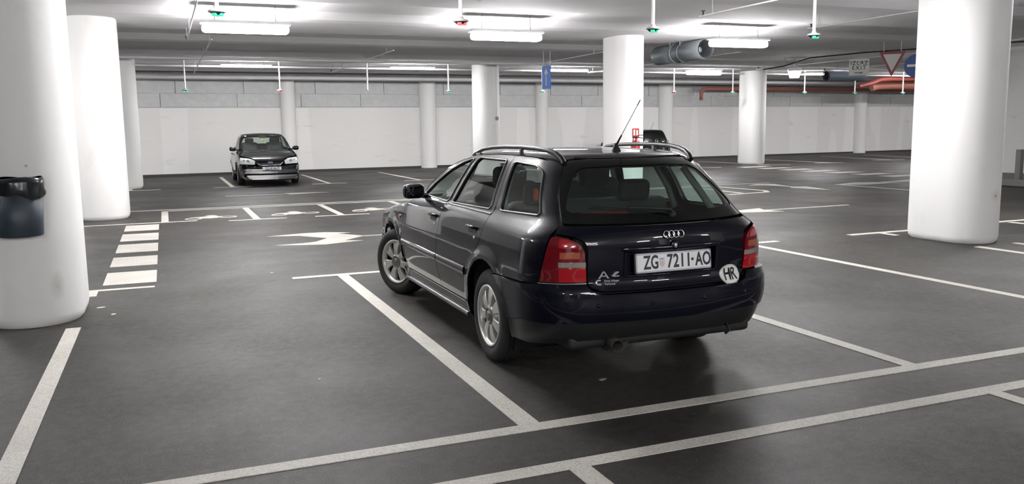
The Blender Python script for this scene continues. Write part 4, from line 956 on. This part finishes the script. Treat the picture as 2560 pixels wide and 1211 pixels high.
def hatch(loc, rz, scale, paint, kind):
    S = H; c = empty('hatchback', loc, rz); c.scale = (scale,) * 3
    st = .055
    def pn(name, o_, m, par=c, **k):
        k.setdefault('step', st); k.setdefault('gap', .004); return panel(name, S, o_, m, par, **k)
    mr_ = lambda q: (2 * S.uc - q[0],) + tuple(q[1:]); mf = lambda q: (2 * S.fc - q[0],) + tuple(q[1:])
    sym_ = lambda h: h + [mr_(q) for q in reversed(h)]; symf = lambda h: h + [mf(q) for q in reversed(h)]
    yr_ = lambda x: .60 * float(S.tapu(np.array(x)))
    uz_ = lambda x: (S.U(x, yr_(x)), float(S.xy(np.array([x]), np.array([yr_(x)]))[0, 2]), 0)
    BL = [(1.20, .30, 0), (1.23, .6), (1.17, .95), (1.13, 1.02)]; CL = [(.38, .30, 0), (.40, .5), (.31, .64), (.13, .78), (.03, .95), (.0, 1.06)]
    w1 = smooth_poly([(1.93, 1.04), (1.70, 1.145), (1.43, 1.265), (1.22, 1.345), (1.06, 1.375), (1.17, 1.025)], .03)
    w2 = smooth_poly([(1.09, 1.03), (.975, 1.375), (.24, 1.37), (.085, 1.10), (.10, 1.065)], .03)
    w3 = smooth_poly([(-.02, 1.12), (.12, 1.355), (-.08, 1.33), (S.U(-.26, .6), 1.16)], .03)
    AP = [(2.08, 1.0), (1.84, 1.115), (1.54, 1.25), (1.29, 1.355), (1.13, 1.405)]
    fd = pn('front_door', [(2.18, .30, 0), (2.27, .5), (2.24, .8), (2.22, .985, 0)] + AP + [uz_(1.0)] + BL[::-1], paint, holes=[w1], mirror=True)
    rd = pn('rear_door', BL + [uz_(1.0), uz_(.6), uz_(.18)] + CL[::-1], paint, holes=[w2], mirror=True)
    a_r = arc(0, .31, .36, -2, 182); a_f = arc(2.64, .31, .36, 2, 178)
    Lx = S.U(-.60, .80); gb = S.U(-.70, .66); gt = S.U(-.46, .50)
    qp_ = pn('quarter_panel', CL + [uz_(.18), uz_(-.1), uz_(-.32), (gt, 1.40), (gb, 1.04), (Lx + .02, 1.03), (Lx, .70, 0), (-.30, .66), (-.20, .61, 0)] + [q for q in reversed(a_r) if q[1] > .32 and -.2 < q[0] < .36], paint, holes=[w3], mirror=True)
    pn('front_fender', [(2.22, .985, 0), (2.24, .8), (2.27, .5), (2.265, .36, 0)] + [q for q in reversed(a_f) if q[1] > .37 and q[0] < 2.93] + [(2.98, .58, 0), (S.U(3.2, .72), .58), (S.U(3.10, .74), .80, 0), (2.9, .86), (2.6, .925)], paint, mirror=True)
    pn('sill', [(.34, .20, 0), (.38, .30, 0), (1.2, .30, 0), (2.18, .30, 0), (2.28, .30), (2.28, .20, 0)], paint, mirror=True)
    xs_ = np.linspace(-.32, 1.0, 9)
    pn('roof', [(-.455 + max(0, abs(y) - .2) ** 2 * .8, y, 0) for y in np.linspace(.49, -.49, 9)] + [(x, -yr_(x), 0) for x in xs_] + [(1.20 - .26 * y * y, y, 0) for y in np.linspace(-.53, .53, 7)] + [(x, yr_(x), 0) for x in xs_[::-1]], paint, mode='xy')
    def ap(q): p = S.uz(np.array([q[0]]), np.array([q[1]]))[0]; return p[0], p[1]
    al = [ap(q) for q in AP]; sd = [(x + .01, y - .06, 0) for x, y in al]; sd[-1] = (1.11, .56, 0)
    pn('windscreen', sd + [(1.20 - .26 * y * y, y, 0) for y in np.linspace(.5, -.5, 7)] + [(x, -y, 0) for x, y, _ in reversed(sd)] + [(2.34 - .26 * y * y, y, 0) for y in np.linspace(-.65, .65, 9)], M_GLASSC, mode='xy', flange=0)
    pn('windscreen_pillar', [(x, y, 0) for x, y in al] + [(1.0, yr_(1.0), 0)] + [(x, y, 0) for x, y, _ in reversed(sd)], paint, mode='xy', mirror=True)
    bo_ = [ap(q) for q in ((2.22, .985), (2.6, .925), (2.9, .86))] + [(3.10, .73), (3.24, .55)]
    bn = pn('bonnet', [(x, y, 0) for x, y in bo_] + [(3.40 - .26 * y * y, y, 0) for y in np.linspace(.40, -.40, 7)] + [(x, -y, 0) for x, y in reversed(bo_)] + [(2.36 - .26 * y * y, y, 0) for y in np.linspace(-.7, .7, 9)], paint, mode='xy', lo=.5)
    arF = [q for q in a_f if q[0] > 2.88 and q[1] < .575]
    GRL = [S.fp(.0, .585), S.fp(.28, .585), S.fp(.36, .67), S.fp(.30, .685), S.fp(.0, .69)]
    LGR = smooth_poly(symf([S.fp(.1, .265), S.fp(.48, .265), S.fp(.52, .32), S.fp(.48, .345), S.fp(.1, .345)]), .02)
    fb = pn('front_bumper', symf([S.fp(.1, .19), S.fp(.6, .19), (3.0, .19, 0)] + arF + [(2.98, .575, 0), (S.U(3.2, .72), .575), S.fp(.70, .575), S.fp(.34, .555), S.fp(.1, .555)]), paint, off=.014, flange=.03, holes=[LGR])
    pn('lower_grille', LGR, M_PLASTIC, fb, off=-.02, flange=0)
    pn('nose_panel', symf([S.fp(.1, .662), S.fp(.375, .662), S.fp(.405, .72), S.fp(.47, .755), S.fp(.3, .760), S.fp(.1, .762)]), paint, off=.004, flange=.03)
    g = pn('grille', symf([S.fp(.1, .562), S.fp(.30, .562), S.fp(.37, .655), S.fp(.1, .658)]), M_PLASTIC, off=-.004)
    def fcv(y, z, off):
        u = S.fp(abs(y), z)[0]; u = u if y >= 0 else 2 * S.fc - u; p = S.uz(np.array([u]), np.array([z])); return Vector(p[0]) + Vector(S.grad(p)[0]) * off
    MB().tube([fcv(-.365, .655, .006), fcv(-.31, .60, .008)] + [fcv(y, .578, .008) for y in np.linspace(-.27, .27, 9)] + [fcv(.31, .60, .008), fcv(.365, .655, .006)], .011, 6).build('grille_trim', M_CHROME, g)
    hl_ = pn('headlamp', smooth_poly([S.fp(.42, .595), S.fp(.40, .70), S.fp(.52, .765), (S.U(3.10, .74), .80), (S.U(3.16, .74), .62)], .03), M_HEAD, mirror=True, off=.004)
    for sy, par in ((1, hl_[0]), (-1, hl_[1])):
        p = fcv(sy * .60, .690, .012); n_ = (p - Vector((2.6, sy * .2, .65))).normalized()
        MB().lathe([(.046, -.02), (.046, .001), (.036, .003), (.030, .0), (.001, .004)], axes(p, *frame_of(n_)), 18).build('reflector', M_SIGNG, par)
        p = fcv(sy * .71, .71, .010); MB().lathe([(.034, -.02), (.034, .001), (.001, .004)], axes(p, *frame_of((p - Vector((2.6, sy * .2, .65))).normalized())), 14).build('reflector', M_SIGNW, par)
    # rear
    arB_ = [q for q in a_r if q[0] < 0 and .30 < q[1] < .61]
    pn('rear_bumper', sym_([S.rp(.1, .655), S.rp(.6, .655), (Lx, .69), (-.30, .655), (-.20, .61, 0)] + arB_ + [(-.36, .25, 0), S.rp(.6, .25), S.rp(.1, .25)]), paint, off=.014, flange=.03)
    GH_ = smooth_poly(sym_([S.rp(.1, 1.06), S.rp(.56, 1.07), S.rp(.44, 1.33), S.rp(.1, 1.355)]), .05)
    tg = pn('tailgate', sym_([S.rp(.1, .66), S.rp(.55, .66), S.rp(.60, .72), S.rp(.60, .98), (gb, 1.06), (gt, 1.40), S.rp(.3, 1.43), S.rp(.1, 1.435)]), paint, holes=[GH_])
    pn('rear_window', inset(GH_, -.01), M_BLKGLOSS if kind == 'far' else M_GLASSR, tg, flange=0, gap=0, off=-.003)
    pn('tail_lamp', smooth_poly([(Lx, .72), S.rp(.61, .72), S.rp(.61, .97), (gb - .0, 1.03), (Lx + .01, 1.02)], .03), M_CLR if kind == 'far' else M_REDD, mirror=True, off=.006)
    def rcv(y, z, off): p = S.uz(np.array([S.rp(y, z)[0]]), np.array([z])); return Vector(p[0]) + Vector(S.grad(p)[0]) * off
    for win, par, nm in ((w1, fd, 'door_glass'), (w2, rd, 'door_glass'), (w3, qp_, 'side_window')):
        pn(nm, inset(win, -.01), M_GLASS, par[0], flange=0, gap=0, off=-.006); mirrored([o for o in par[0].children if o.name.startswith(nm)][0], par[1])
    for par, ux in ((fd, 1.33), (rd, .38)):
        p = S.uz(np.array([ux - .07, ux, ux + .07]), np.array([.86] * 3)); o = MB().tube([Vector(p[0]), Vector(p[1]) + Vector((0, .03, 0)), Vector(p[2])], .014, 6).build('door_handle', paint, par[0]); mirrored(o, par[1])
    b = MB(); b.box((1.90, .925, 1.03), (.12, .19, .13), bev=.05, sub=3); b.tube([(1.98, .78, 1.0), (1.92, .86, 1.01)], .025, 6); o = b.build('door_mirror', paint, fd[0]); mirrored(o, fd[1])
    o = MB().box((1.838, .925, 1.03), (.006, .14, .085), bev=.002).build('mirror_glass', M_CHROME, fd[0]); mirrored(o, fd[1])
    for x, s_ in ((0, 1), (2.64, 1)):
        wheel(c, x, .765, .315, .20, .195, 0, 1, spokes=5); wheel(c, x, -.765, .315, .20, .195, 0, -1, spokes=5)
    for ax in (0, 2.64):
        for sy in (1, -1):
            MB().lathe([(.366, sy * .17), (.37, -sy * .12), (.001, -sy * .12)], T(ax, sy * .62, .31) @ Matrix.Rotation(-pi / 2, 4, 'X'), 20, pi - .4, 2 * pi + .4).build('wheel_housing', M_RUBBER, c)
    b = MB(); b.box((1.32, 0, .24), (3.9, .95, .08), bev=.02); b.build('underbody', M_RUBBER, c)
    MB().box((1.3, 0, .24), (1.85, 1.5, .05)).build('floor_pan', M_RUBBER, c)
    for y in (.37, -.37):
        s_ = MB(); s_.box((1.35, y, .58), (.5, .5, .16), bev=.05); s_.box((1.03, y, .88), (.13, .48, .66), bev=.05, M=Matrix.Rotation(-.22, 4, 'Y')); f_ = s_.build('front_seat', M_SEAT, c)
        MB().box((.93, y, 1.25), (.09, .26, .17), bev=.04, sub=3).build('headrest', M_SEAT, f_)
    s_ = MB(); s_.box((.3, 0, .58), (.5, 1.2, .16), bev=.05); s_.box((.03, 0, .88), (.13, 1.2, .55), bev=.05, M=Matrix.Rotation(-.22, 4, 'Y')); s_.build('rear_seat', M_SEAT, c)
    MB().box((2.22, 0, .90), (.40, 1.35, .16), bev=.05).build('dashboard', M_INT, c)
    b = MB(); b.torus(axes(Vector((1.88, .37, .98)), Vector((0, 1, 0)), Vector((-.4, 0, .9)).normalized(), Vector((-.9, 0, -.4)).normalized()), .18, .014, 24, 6); b.build('steering_wheel', M_INT, c)
    MB().box((1.42, 0, 1.375), (.03, .22, .07), bev=.02).build('interior_mirror', M_INT, c)
    MB().box((-.42, 0, .95), (.5, 1.1, .02)).build('luggage_cover', M_INT, c)
    for sy in (1, -1): MB().box((1.2, sy * .77, .66), (2.0, .02, .60)).build('door_lining', M_INT, c)
    # plate, badge
    if kind == 'front':
        p0 = fcv(.03, .445, .034); M0 = axes(p0, Vector((0, 1, 0)), Vector((0, 0, 1)), Vector((1, 0, 0)))
        pl = MB().prism([(-.26, -.056), (.26, -.056), (.26, .056), (-.26, .056)], M0, -.04, .004).build('number_plate', M_PLATE, c); pl['label'] = 'white registration plate'
        text_mesh('lettering', 'ZG·4144-FI', .105, M_INK, pl, M0 @ T(.01, .010, .005), .001, .80, .002)
        e0 = fcv(0, .645, .022); M1 = axes(e0, Vector((0, 1, 0)), Vector((-.25, 0, 1)).normalized(), Vector((1, 0, .25)).normalized())
        em = MB().prism([(.070 * cos(2 * pi * i / 28), .030 * sin(2 * pi * i / 28)) for i in range(28)], M1, -.01, .004).build('emblem', mat('emblem_blue', (.10, .14, .24), .3, metal=.5), g)
        MB().torus(M1 @ T(0, 0, .004) @ Matrix.Diagonal((1, .43, 1, 1)), .070, .006, 28, 6).build('emblem_ring', M_CHROME, em)
        text_mesh('emblem_lettering', 'Ford', .045, M_CHROME, em, M1 @ T(0, 0, .005), .001, 1.1, .0005)
        MB().box((1.36, .0, 1.27), (.01, .06, .09), bev=.003).build('air_freshener', M_YEL, c)
        MB().box((1.30, -.50, 1.405), (.008, .05, .03)).build('sticker', M_STICK, c)
    else:
        e0 = rcv(0, .98, .006); n = Vector((-1, 0, .1)).normalized(); M1 = axes(e0, Vector((0, -1, 0)), Vector((.1, 0, 1)).normalized(), n)
        em = MB().torus(M1, .065, .012, 28, 8).build('emblem', M_CHROME, tg); MB().box((0, 0, 0), (.16, .03, .012), M=I4).build('emblem_bar', M_CHROME, em); bpy.data.objects['emblem_bar'].matrix_basis = M1
        MB().tube([rcv(y, 1.395, .01) for y in np.linspace(-.40, .40, 9)], .014, 6).build('spoiler', paint, tg)
        MB().tube([(-.25, 0, 1.45), (-.55, 0, 1.78)], .006, 6).build('antenna', M_RUBBER, c)
        M2 = axes(rcv(0, .80, .01), Vector((0, -1, 0)), Vector((0, 0, 1)), Vector((-1, 0, 0))); pl = MB().prism([(-.26, -.056), (.26, -.056), (.26, .056), (-.26, .056)], M2, -.02, .004).build('number_plate', M_PLATE, c)
    return c
fo = hatch((2.86, 28.75, 0), -pi / 2 - .02, 1.0, M_BLKPAINT, 'front')
tag(fo, 'black five-door hatchback parked nose-out against the back wall', 'car')
fc_ = hatch((18.75, 30.95, 0), pi / 2, .95, M_BLKPAINT, 'far')
tag(fc_, 'small dark hatchback seen from behind, half hidden by the column with the fire extinguisher', 'car')

# ------------------------------------------------------------------ waste bin on the first column
tb_ = empty('waste_bin', (-1.10, 7.66, -.02))
tag(tb_, 'dark half-round waste bin with a black liner bag fixed to the left column', 'bin')
def halfb(prof, n=24, squash=.95):
    return MB().lathe(prof, T(0, 0, 0) @ Matrix.Diagonal((1, squash, 1, 1)), n, pi, 2 * pi)
b = halfb([(.001, .79), (.160, .79), (.166, .80), (.187, 1.20), (.182, 1.20), (.162, .81), (.001, .81)]); b.prism([(-.187, 1.20), (-.16, .79), (.16, .79), (.187, 1.20)], axes(Vector((0, 0, 0)), Vector((1, 0, 0)), Vector((0, 0, 1)), Vector((0, -1, 0))), 0, .01); o = b.build('body', M_BIN, tb_)
bag = MB(); vs = []; n = 40; lev = [(1.105, .198), (1.12, .200), (1.16, .197), (1.21, .196), (1.25, .193), (1.255, .183), (1.20, .17), (1.0, .16)]
for k, (z, r) in enumerate(lev):
    for i in range(n):
        a = 2 * pi * i / n; wob = .0035 * sin(5 * a + k) + .003 * sin(11 * a + 2.3 * k) + rng.uniform(-.002, .002)
        zz = z + (.018 * sin(3 * a + .5) + .010 * sin(8 * a) if k < 2 else .006 * sin(4 * a))
        vs.append(((r + wob) * cos(a), min((r + wob) * sin(a) * .95, .012), zz))
bag.add(vs, [(k * n + i, k * n + (i + 1) % n, (k + 1) * n + (i + 1) % n, (k + 1) * n + i) for k in range(len(lev) - 1) for i in range(n)], True)
bag.build('liner_bag', M_BAG, tb_)

# ------------------------------------------------------------------ services under the ceiling
def clr(z): return z
def pipe(name, pts, r, m, label, cat='pipe', rods=(), group=None, head=None, n=8, top=None):
    t = empty(name, pts[0]); o0 = Vector(pts[0])
    MB().tube([Vector(p) - o0 for p in pts], r, n).build('pipe', M_PIPEW if m is M_GALV else m, t)
    for q in rods:
        q = Vector(q) - o0; inco = not any(a <= q.y + o0.y <= b_ for a, b_ in BEAMS); zt = (3.705 if inco else 3.605) - o0.z
        MB().cyl(q, (q.x, q.y, zt), .007, 6).build('hanger', M_GALV, t)
    if head:
        h = Vector(head) - o0; hb_ = MB(); hb_.cyl(h, h + Vector((0, 0, .07)), .014, 8); hb_.cyl(h + Vector((0, 0, .07)), h + Vector((0, 0, .078)), .035, 10); hb_.build('sprinkler_head', M_DARKMET, t)
    return tag(t, label, cat, group)
BEAMS = ((-7.6, -5.2), (-3.2, -1.4), (.6, 2.4), (4.2, 6.0), (7.7, 9.8), (11.9, 14.12), (16.3, 18.6), (20.7, 22.4), (24.6, 26.5), (29.0, 31.2))
def rodsy(x, z, ys): return [(x, y, z) for y in ys]
for (x, y0, y1, z, lab) in ((4.25, 11.6, 6.0, 3.36, 'thin sprinkler branch left of the large red indicator'), (8.1, 11.8, 6.2, 3.30, 'thin sprinkler branch with a bright end, left of the fire extinguisher column top'),
                            (.55, 18.6, 10.2, 3.38, 'sprinkler branch ending at the large green indicator at top left'), (1.05, 30.5, 19.0, 3.46, 'sprinkler pipe running away behind the brightest lamp'),
                            (5.3, 28.9, 20.5, 3.46, 'sprinkler pipe running above the black hatchback toward the middle'), (10.6, 29.0, 19.5, 3.46, 'sprinkler pipe passing above the conduit column'),
                            (14.2, 27.5, 18.8, 3.46, 'sprinkler pipe right of the blue arrow sign'), (11.6, 13.3, 6.5, 3.38, 'sprinkler branch above the jet fan'),
                            (18.1, 15.8, 9.9, 3.40, 'sprinkler branch above the red triangle sign'), (19.2, 24.5, 15.2, 3.45, 'sprinkler pipe left of the exit sign'), (22.2, 24.6, 14.5, 3.44, 'sprinkler pipe curving in above the exit sign')):
    ys = np.arange(min(y0, y1) + .7, max(y0, y1) - .1, 2.9)
    pipe('sprinkler_pipe', [(x, y1, z), (x, (y0 + y1) / 2, z), (x, y0, z)], .0135, M_GALV, lab, 'pipe', rodsy(x, z, list(ys) + [y0 - .35]), 'sprinkler pipes', head=(x, y0 - .1, z))
for (x0, x1, y, z, r, lab) in ((-6, 40, 18.72, 3.66, .018, 'conduit along the beam behind the near lamps'), (-6, 34, 24.95, 3.535, .04, 'grey pipe running along under the third beam'),
                               (-8, 40, 27.75, 3.53, .035, 'grey pipe running above the small indicators'), (-8, 44, 31.55, 3.42, .07, 'thick grey pipe close to the back wall')):
    ys = y
    pipe('service_pipe', [(x0, y, z), ((x0 + x1) / 2, y, z), (x1, y, z)], r, M_GALV, lab, 'pipe', [(x0 + k, y, z) for k in np.arange(1.0, x1 - x0, 5.6)] if z < 3.6 else [], None)
b = MB()
for (x0, x1) in ((-6, 3.0), (3.9, 14.5), (16.5, 26)):
    t = empty('cable_tray', (x0, 31.95, 3.36)); MB().box(((x1 - x0) / 2, 0, 0), (x1 - x0, .26, .012)).build('tray_base', M_PIPEW, t)
    for sy in (-.13, .13): MB().box(((x1 - x0) / 2, sy, .035), (x1 - x0, .008, .08)).build('side_rail', M_PIPEW, t)
    for k in np.arange(.6, x1 - x0, 2.6):
        MB().cyl((k, 0, 0), (k, 0, .365), .007, 6).build('hanger', M_GALV, t)
    tag(t, {-6: 'grey cable tray at the top left of the back wall', 3.9: 'grey cable tray along the middle of the back wall top', 16.5: 'grey cable tray behind the far dark car'}[x0], 'cable tray')
# pair of conduits bending near the zebra crossing column
pipe('conduit', [(17.9, 22.5, 3.30), (17.9, 21.5, 3.34), (18.1, 20.6, 3.52), (18.6, 19.0, 3.55), (20.5, 15.0, 3.56)], .02, M_DARKMET, 'dark conduit bending up left of the exit sign', 'pipe', [(17.9, 21.5, 3.34)])
# jet fan
jf = empty('jet_fan', (12.0, 18.25, 3.35)); SR = .235; tag(jf, 'grey cylindrical jet fan hanging right of the fire extinguisher column', 'fan')
MX = Matrix.Rotation(pi / 2, 4, 'X')
MB().lathe([(.222, -1.05), (.235, -1.03), (.235, -.18), (.222, -.17)], MX, 36).build('front_silencer', M_DUCT, jf)
MB().lathe([(.222, .17), (.235, .18), (.235, 1.03), (.222, 1.05)], MX, 36).build('rear_silencer', M_DUCT, jf)
MB().lathe([(.216, -.18), (.216, .18)], MX, 36).build('fan_casing', M_DUCT, jf)
b = MB(); b.lathe([(.216, -.18), (.25, -.18), (.25, -.165), (.216, -.165)], MX, 36); b.build('flange', M_DUCT, jf)
b = MB(); b.lathe([(.216, .165), (.25, .165), (.25, .18), (.216, .18)], MX, 36); b.build('flange', M_DUCT, jf)
for s_ in (-1, 1):
    b = MB(); b.lathe([(.222, s_ * 1.05), (.175, s_ * 1.02), (.17, s_ * .2)], MX, 32); b.build('inner_duct', M_PLASTIC, jf)
    MB().lathe([(.001, s_ * .85), (.07, s_ * .8), (.085, s_ * .3), (.085, 0)], MX, 20).build('hub', M_DUCT, jf)
for k in range(8):
    a = 2 * pi * k / 8; b = MB(); b.box((.125 * cos(a), .12, .125 * sin(a)), (.10, .012, .06), M=Matrix.Rotation(-a, 4, 'Y') @ Matrix.Rotation(.6, 4, 'X')); b.build('blade', M_DUCT, jf)
for (x, y) in ((-.2, -.22), (.2, -.22), (-.2, .22), (.2, .22)): MB().cyl((x * .9, y, .10), (x * .9, y, .255), .012, 8).build('hanger', M_GALV, jf)
MB().box((.16, -.06, .19), (.12, .14, .09), bev=.01).build('junction_box', M_DUCT, jf)
# second fan far right
j2 = empty('jet_fan', (24.1, 25.5, 3.33)); tag(j2, 'far blue-grey jet fan behind the exit sign', 'fan')
MY = Matrix.Rotation(pi / 2, 4, 'Y') @ Matrix.Rotation(0, 4, 'X')
MB().lathe([(.15, -.9), (.17, -.88), (.17, .88), (.15, .9)], MY, 28).build('casing', mat('duct_blue', (.20, .24, .30), .5, metal=.2), j2)
b = MB(); b.torus(MY @ T(0, 0, -.91), .17, .02, 28, 6); b.build('intake_ring', M_DARKMET, j2)
MB().lathe([(.001, -.85), (.07, -.8), (.08, -.5)], MY, 20).build('hub', M_DARKMET, j2)
for x in (-.6, .6): MB().cyl((x, 0, .15), (x, 0, .275), .012, 8).build('hanger', M_GALV, j2)
# red pipes
pipe('red_pipe', [(22.9, 33.1, 2.70), (22.9, 33.1, 3.02), (22.95, 33.1, 3.12), (23.05, 33.1, 3.18), (23.3, 33.1, 3.2), (30, 33.2, 3.2), (40, 33.6, 3.2)], .085, M_REDP, 'red fire main along the back wall with an elbow turning down', 'pipe', (), None, n=14)
for k, x in enumerate((24.5, 28.5, 33.0)):
    MB().cyl((x - 22.9, .05, .5), (x - 22.9, .05, 1.22), .012, 6).build('hanger', M_GALV, [o for o in bpy.data.objects if o.name == 'red_pipe'][0])
pipe('large_red_pipe', [(30.2, 30.3, 3.19), (30.5, 30.2, 3.28), (31.2, 30.1, 3.30), (38, 30.0, 3.30)], .21, mat('pale_red_paint', (.52, .20, .15), .4, coat=.3), 'thick pale red pipe under the triangle sign', 'pipe', [(31.5, 30.1, 3.3), (34.5, 30.1, 3.3)], None, n=20)
pipe('dark_red_pipe', [(27.8, 28.6, 3.12), (28.6, 28.6, 3.28), (29.0, 28.6, 3.42), (29.6, 28.6, 3.46), (36.5, 28.6, 3.50)], .10, mat('dark_red_paint', (.20, .035, .03), .5), 'dark red pipe with a valve above the thick pale red pipe', 'pipe', [(30.5, 28.6, 3.47), (34.0, 28.6, 3.49)], None, n=14)
# floodlight
fl = empty('floodlight', (18.3, 21.5, 3.0)); tag(fl, 'white lit floodlight cone hanging below a far strip lamp', 'lamp')
MB().lathe([(.13, 0), (.22, .24), (.20, .28), (.05, .34), (.001, .34)], I4, 24).build('shade', M_WHT, fl)
MB().lathe([(.001, -.005), (.125, -.005), (.205, .235), (.215, .238), (.14, -.02), (.001, -.022)], I4, 24).build('glass', M_FLOOD, fl)
MB().cyl((0, 0, .34), (0, 0, .605), .012, 8).build('hanger', M_GALV, fl)

# ------------------------------------------------------------------ signs
def sign_root(name, x, y, z, face, label):
    """face: world angle the sign's front points to"""
    t = empty(name, (x, y, z), face + pi / 2); return tag(t, label, 'sign')
PM = axes(Vector((0, 0, 0)), Vector((1, 0, 0)), Vector((0, 0, 1)), Vector((0, -1, 0)))      # prism plane: x right, y up, thickness toward the viewer
def hang(t, x, z0_, top):
    MB().cyl((x, .012, z0_), (x, .012, top), .012, 8).build('hanger', M_GALV, t)
face_cam = lambda x, y: math.atan2(-y, -x)
sx_, sy_ = 9.73, 21.3
s1 = sign_root('arrow_sign', sx_, sy_, 2.90, face_cam(sx_, sy_) - radians(54), 'tall blue sign with a white arrow pointing up, hanging above a green indicator')
pnl = MB().prism([(-.19, -.31), (.19, -.31), (.19, .31), (-.19, .31)], PM, -.012, .012).build('panel', M_BLUE, s1)
MB().prism([(-.018, -.22), (.018, -.22), (.018, .13), (.060, .07), (.085, .10), (0, .25), (-.085, .10), (-.060, .07), (-.018, .13)], PM, .012, .015).build('arrow', M_SIGNW, pnl)
for x in (-.15, .15): hang(s1, x, .30, .72)
sx_, sy_ = 20.35, 20.95
s2 = sign_root('exit_sign', sx_, sy_, 3.30, face_cam(sx_, sy_), 'grey sign reading IZLAZ EXIT with a small right arrow')
pnl = MB().prism([(-.29, -.25), (.29, -.25), (.29, .25), (-.29, .25)], PM, -.012, .012).build('panel', M_SIGNX, s2)
text_mesh('lettering', 'IZLAZ', .17, M_INK, pnl, PM @ T(0, .125, .013), .001, .95, .002, space=1.25); text_mesh('lettering', 'EXIT', .17, M_INK, pnl, PM @ T(0, -.02, .013), .001, .95, .002, space=1.3)
MB().prism([(-.13, -.185), (.05, -.185), (.05, -.205), (.12, -.175), (.05, -.145), (.05, -.165), (-.13, -.165)], PM, .012, .015).build('arrow', M_PLASTIC, pnl)
for x in (-.25, .25): hang(s2, x, .24, .305)
sx_, sy_ = 17.22, 16.62
s3 = sign_root('yield_sign', sx_, sy_, 3.05, face_cam(sx_, sy_), 'inverted triangle give-way sign with a red border left of the right column')
MB().prism(smooth_poly([(-.31, .30), (.31, .30), (0, -.33)][::-1], .03), PM, -.012, .010).build('border', M_REDS, s3)
MB().prism([(-.215, .235), (.215, .235), (0, -.205)][::-1], PM, .010, .014).build('face', M_SIGNG, s3)
for x in (-.2, .2): hang(s3, x, .28, .555)
sx_, sy_ = 17.75, 16.32
s4 = sign_root('direction_sign', sx_, sy_, 2.98, face_cam(sx_, sy_), 'round blue sign with a white bar, partly hidden by the right column')
MB().prism([(.30 * cos(2 * pi * i / 40), .30 * sin(2 * pi * i / 40)) for i in range(40)], PM, -.012, .010).build('disc', M_BLUED, s4)
MB().prism([(-.23, -.02), (.10, -.02), (.06, -.10), (.11, -.10), (.22, .01), (.11, .12), (.06, .12), (.10, .04), (-.23, .04)], PM, .010, .014).build('arrow', M_SIGNW, s4)
hang(s4, 0, .28, .825)
# fire extinguisher and its sign on the column above the station wagon roof
ex = empty('fire_extinguisher', (9.795, 16.628, .80)); tag(ex, 'red fire extinguisher hanging on the column behind the station wagon roof', 'fire extinguisher')
MB().lathe([(.001, -.02), (.07, -.02), (.08, 0), (.08, .38), (.066, .43), (.03, .455), (.026, .49), (.001, .49)], I4, 24).build('cylinder', M_RED, ex)
b = MB(); b.box((0, 0, .51), (.05, .04, .05), bev=.01); b.tube([(0, 0, .53), (.06, -.04, .56), (.13, -.07, .56)], .010, 6); b.tube([(0, 0, .50), (.06, -.04, .51), (.12, -.07, .49)], .010, 6); b.build('valve', M_DARKMET, ex)
MB().tube([(-.02, 0, .50), (-.10, -.05, .53), (-.13, -.07, .42), (-.11, -.08, .15), (-.09, -.07, .05)], .012, 8).build('hose', M_RUBBER, ex)
MB().box((0, .12, .30), (.08, .14, .14), bev=.01).build('bracket', M_RED, ex)
es_ = empty('extinguisher_sign', (9.815, 16.70, 1.40), radians(-12)); tag(es_, 'small red and white fire extinguisher sign on the column', 'sign')
MB().prism([(-.075, -.11), (.075, -.11), (.075, .11), (-.075, .11)], PM, -.02, .02).build('panel', M_RED, es_)
for o_ in ([(-.055, -.045), (-.015, -.045), (-.015, .085), (-.055, .085)], [(.012, -.045), (.05, -.045), (.05, .05), (.035, .085), (.012, .07)], [(-.055, -.09), (.05, -.09), (.05, -.075), (-.055, -.075)]):
    MB().prism(o_, PM, .02, .022).build('pictogram', M_STICK, es_)
# conduit with switch on the column left of the arrow sign
cs = empty('switch_conduit', (10.05, 25.90, 0)); tag(cs, 'thin conduit with a small grey switch box on the column right of the wagon window', 'switch')
MB().cyl((0, 0, 1.9), (0, 0, 3.6), .016, 8).build('conduit', M_COLW, cs); MB().box((0, -.02, 1.86), (.09, .07, .12), bev=.01).build('switch_box', M_GALV, cs)
# steel post on the kerb at the right edge
po = MB(); po.box((0, 0, .36), (.13, .13, .72), bev=.01); po = po.build('steel_post', mat('post_grey', (.16, .16, .155), .6)); po.location = (19.17, 14.43, .16)  # post colour darkened to stand for the weak light at this edge
tag(po, 'short square grey post standing on the kerb at the right edge', 'post')
# litter and oil-dark spots as real scraps
for (x, y, r, a, m_, lab) in ((-.62, 8.38, .035, .3, M_PAPER, 'white paper scrap by the foot of the bin column'), (-.50, 8.02, .03, 1.2, M_PAPER, 'small pale scrap on the asphalt near the bin column'),
                              (.82, 5.30, .012, .9, M_PAPER, 'tiny white crumb on the asphalt in the empty near bay'), (2.05, 3.95, .0, 0, None, ''), (2.60, 3.78, .02, .5, M_INT, 'small dark leaf between the two long white lines'),
                              (2.45, 4.55, .025, .2, M_GALV, 'small grey flake on the floor behind the wagon'), (1.02, 9.62, .02, .4, M_PAPER, 'tiny white scrap near the painted double arrow')):
    if m_ is None: continue
    b = MB(); n = 7; ps = [(r * (1 + .35 * rng.uniform(-1, 1)) * cos(2 * pi * i / n), r * .6 * (1 + .3 * rng.uniform(-1, 1)) * sin(2 * pi * i / n)) for i in range(n)]
    b.prism(ps, I4, 0, .004); o = b.build('scrap', m_); o.location = (x, y, .0005); o.rotation_euler = (0, 0, a); tag(o, lab, 'litter')
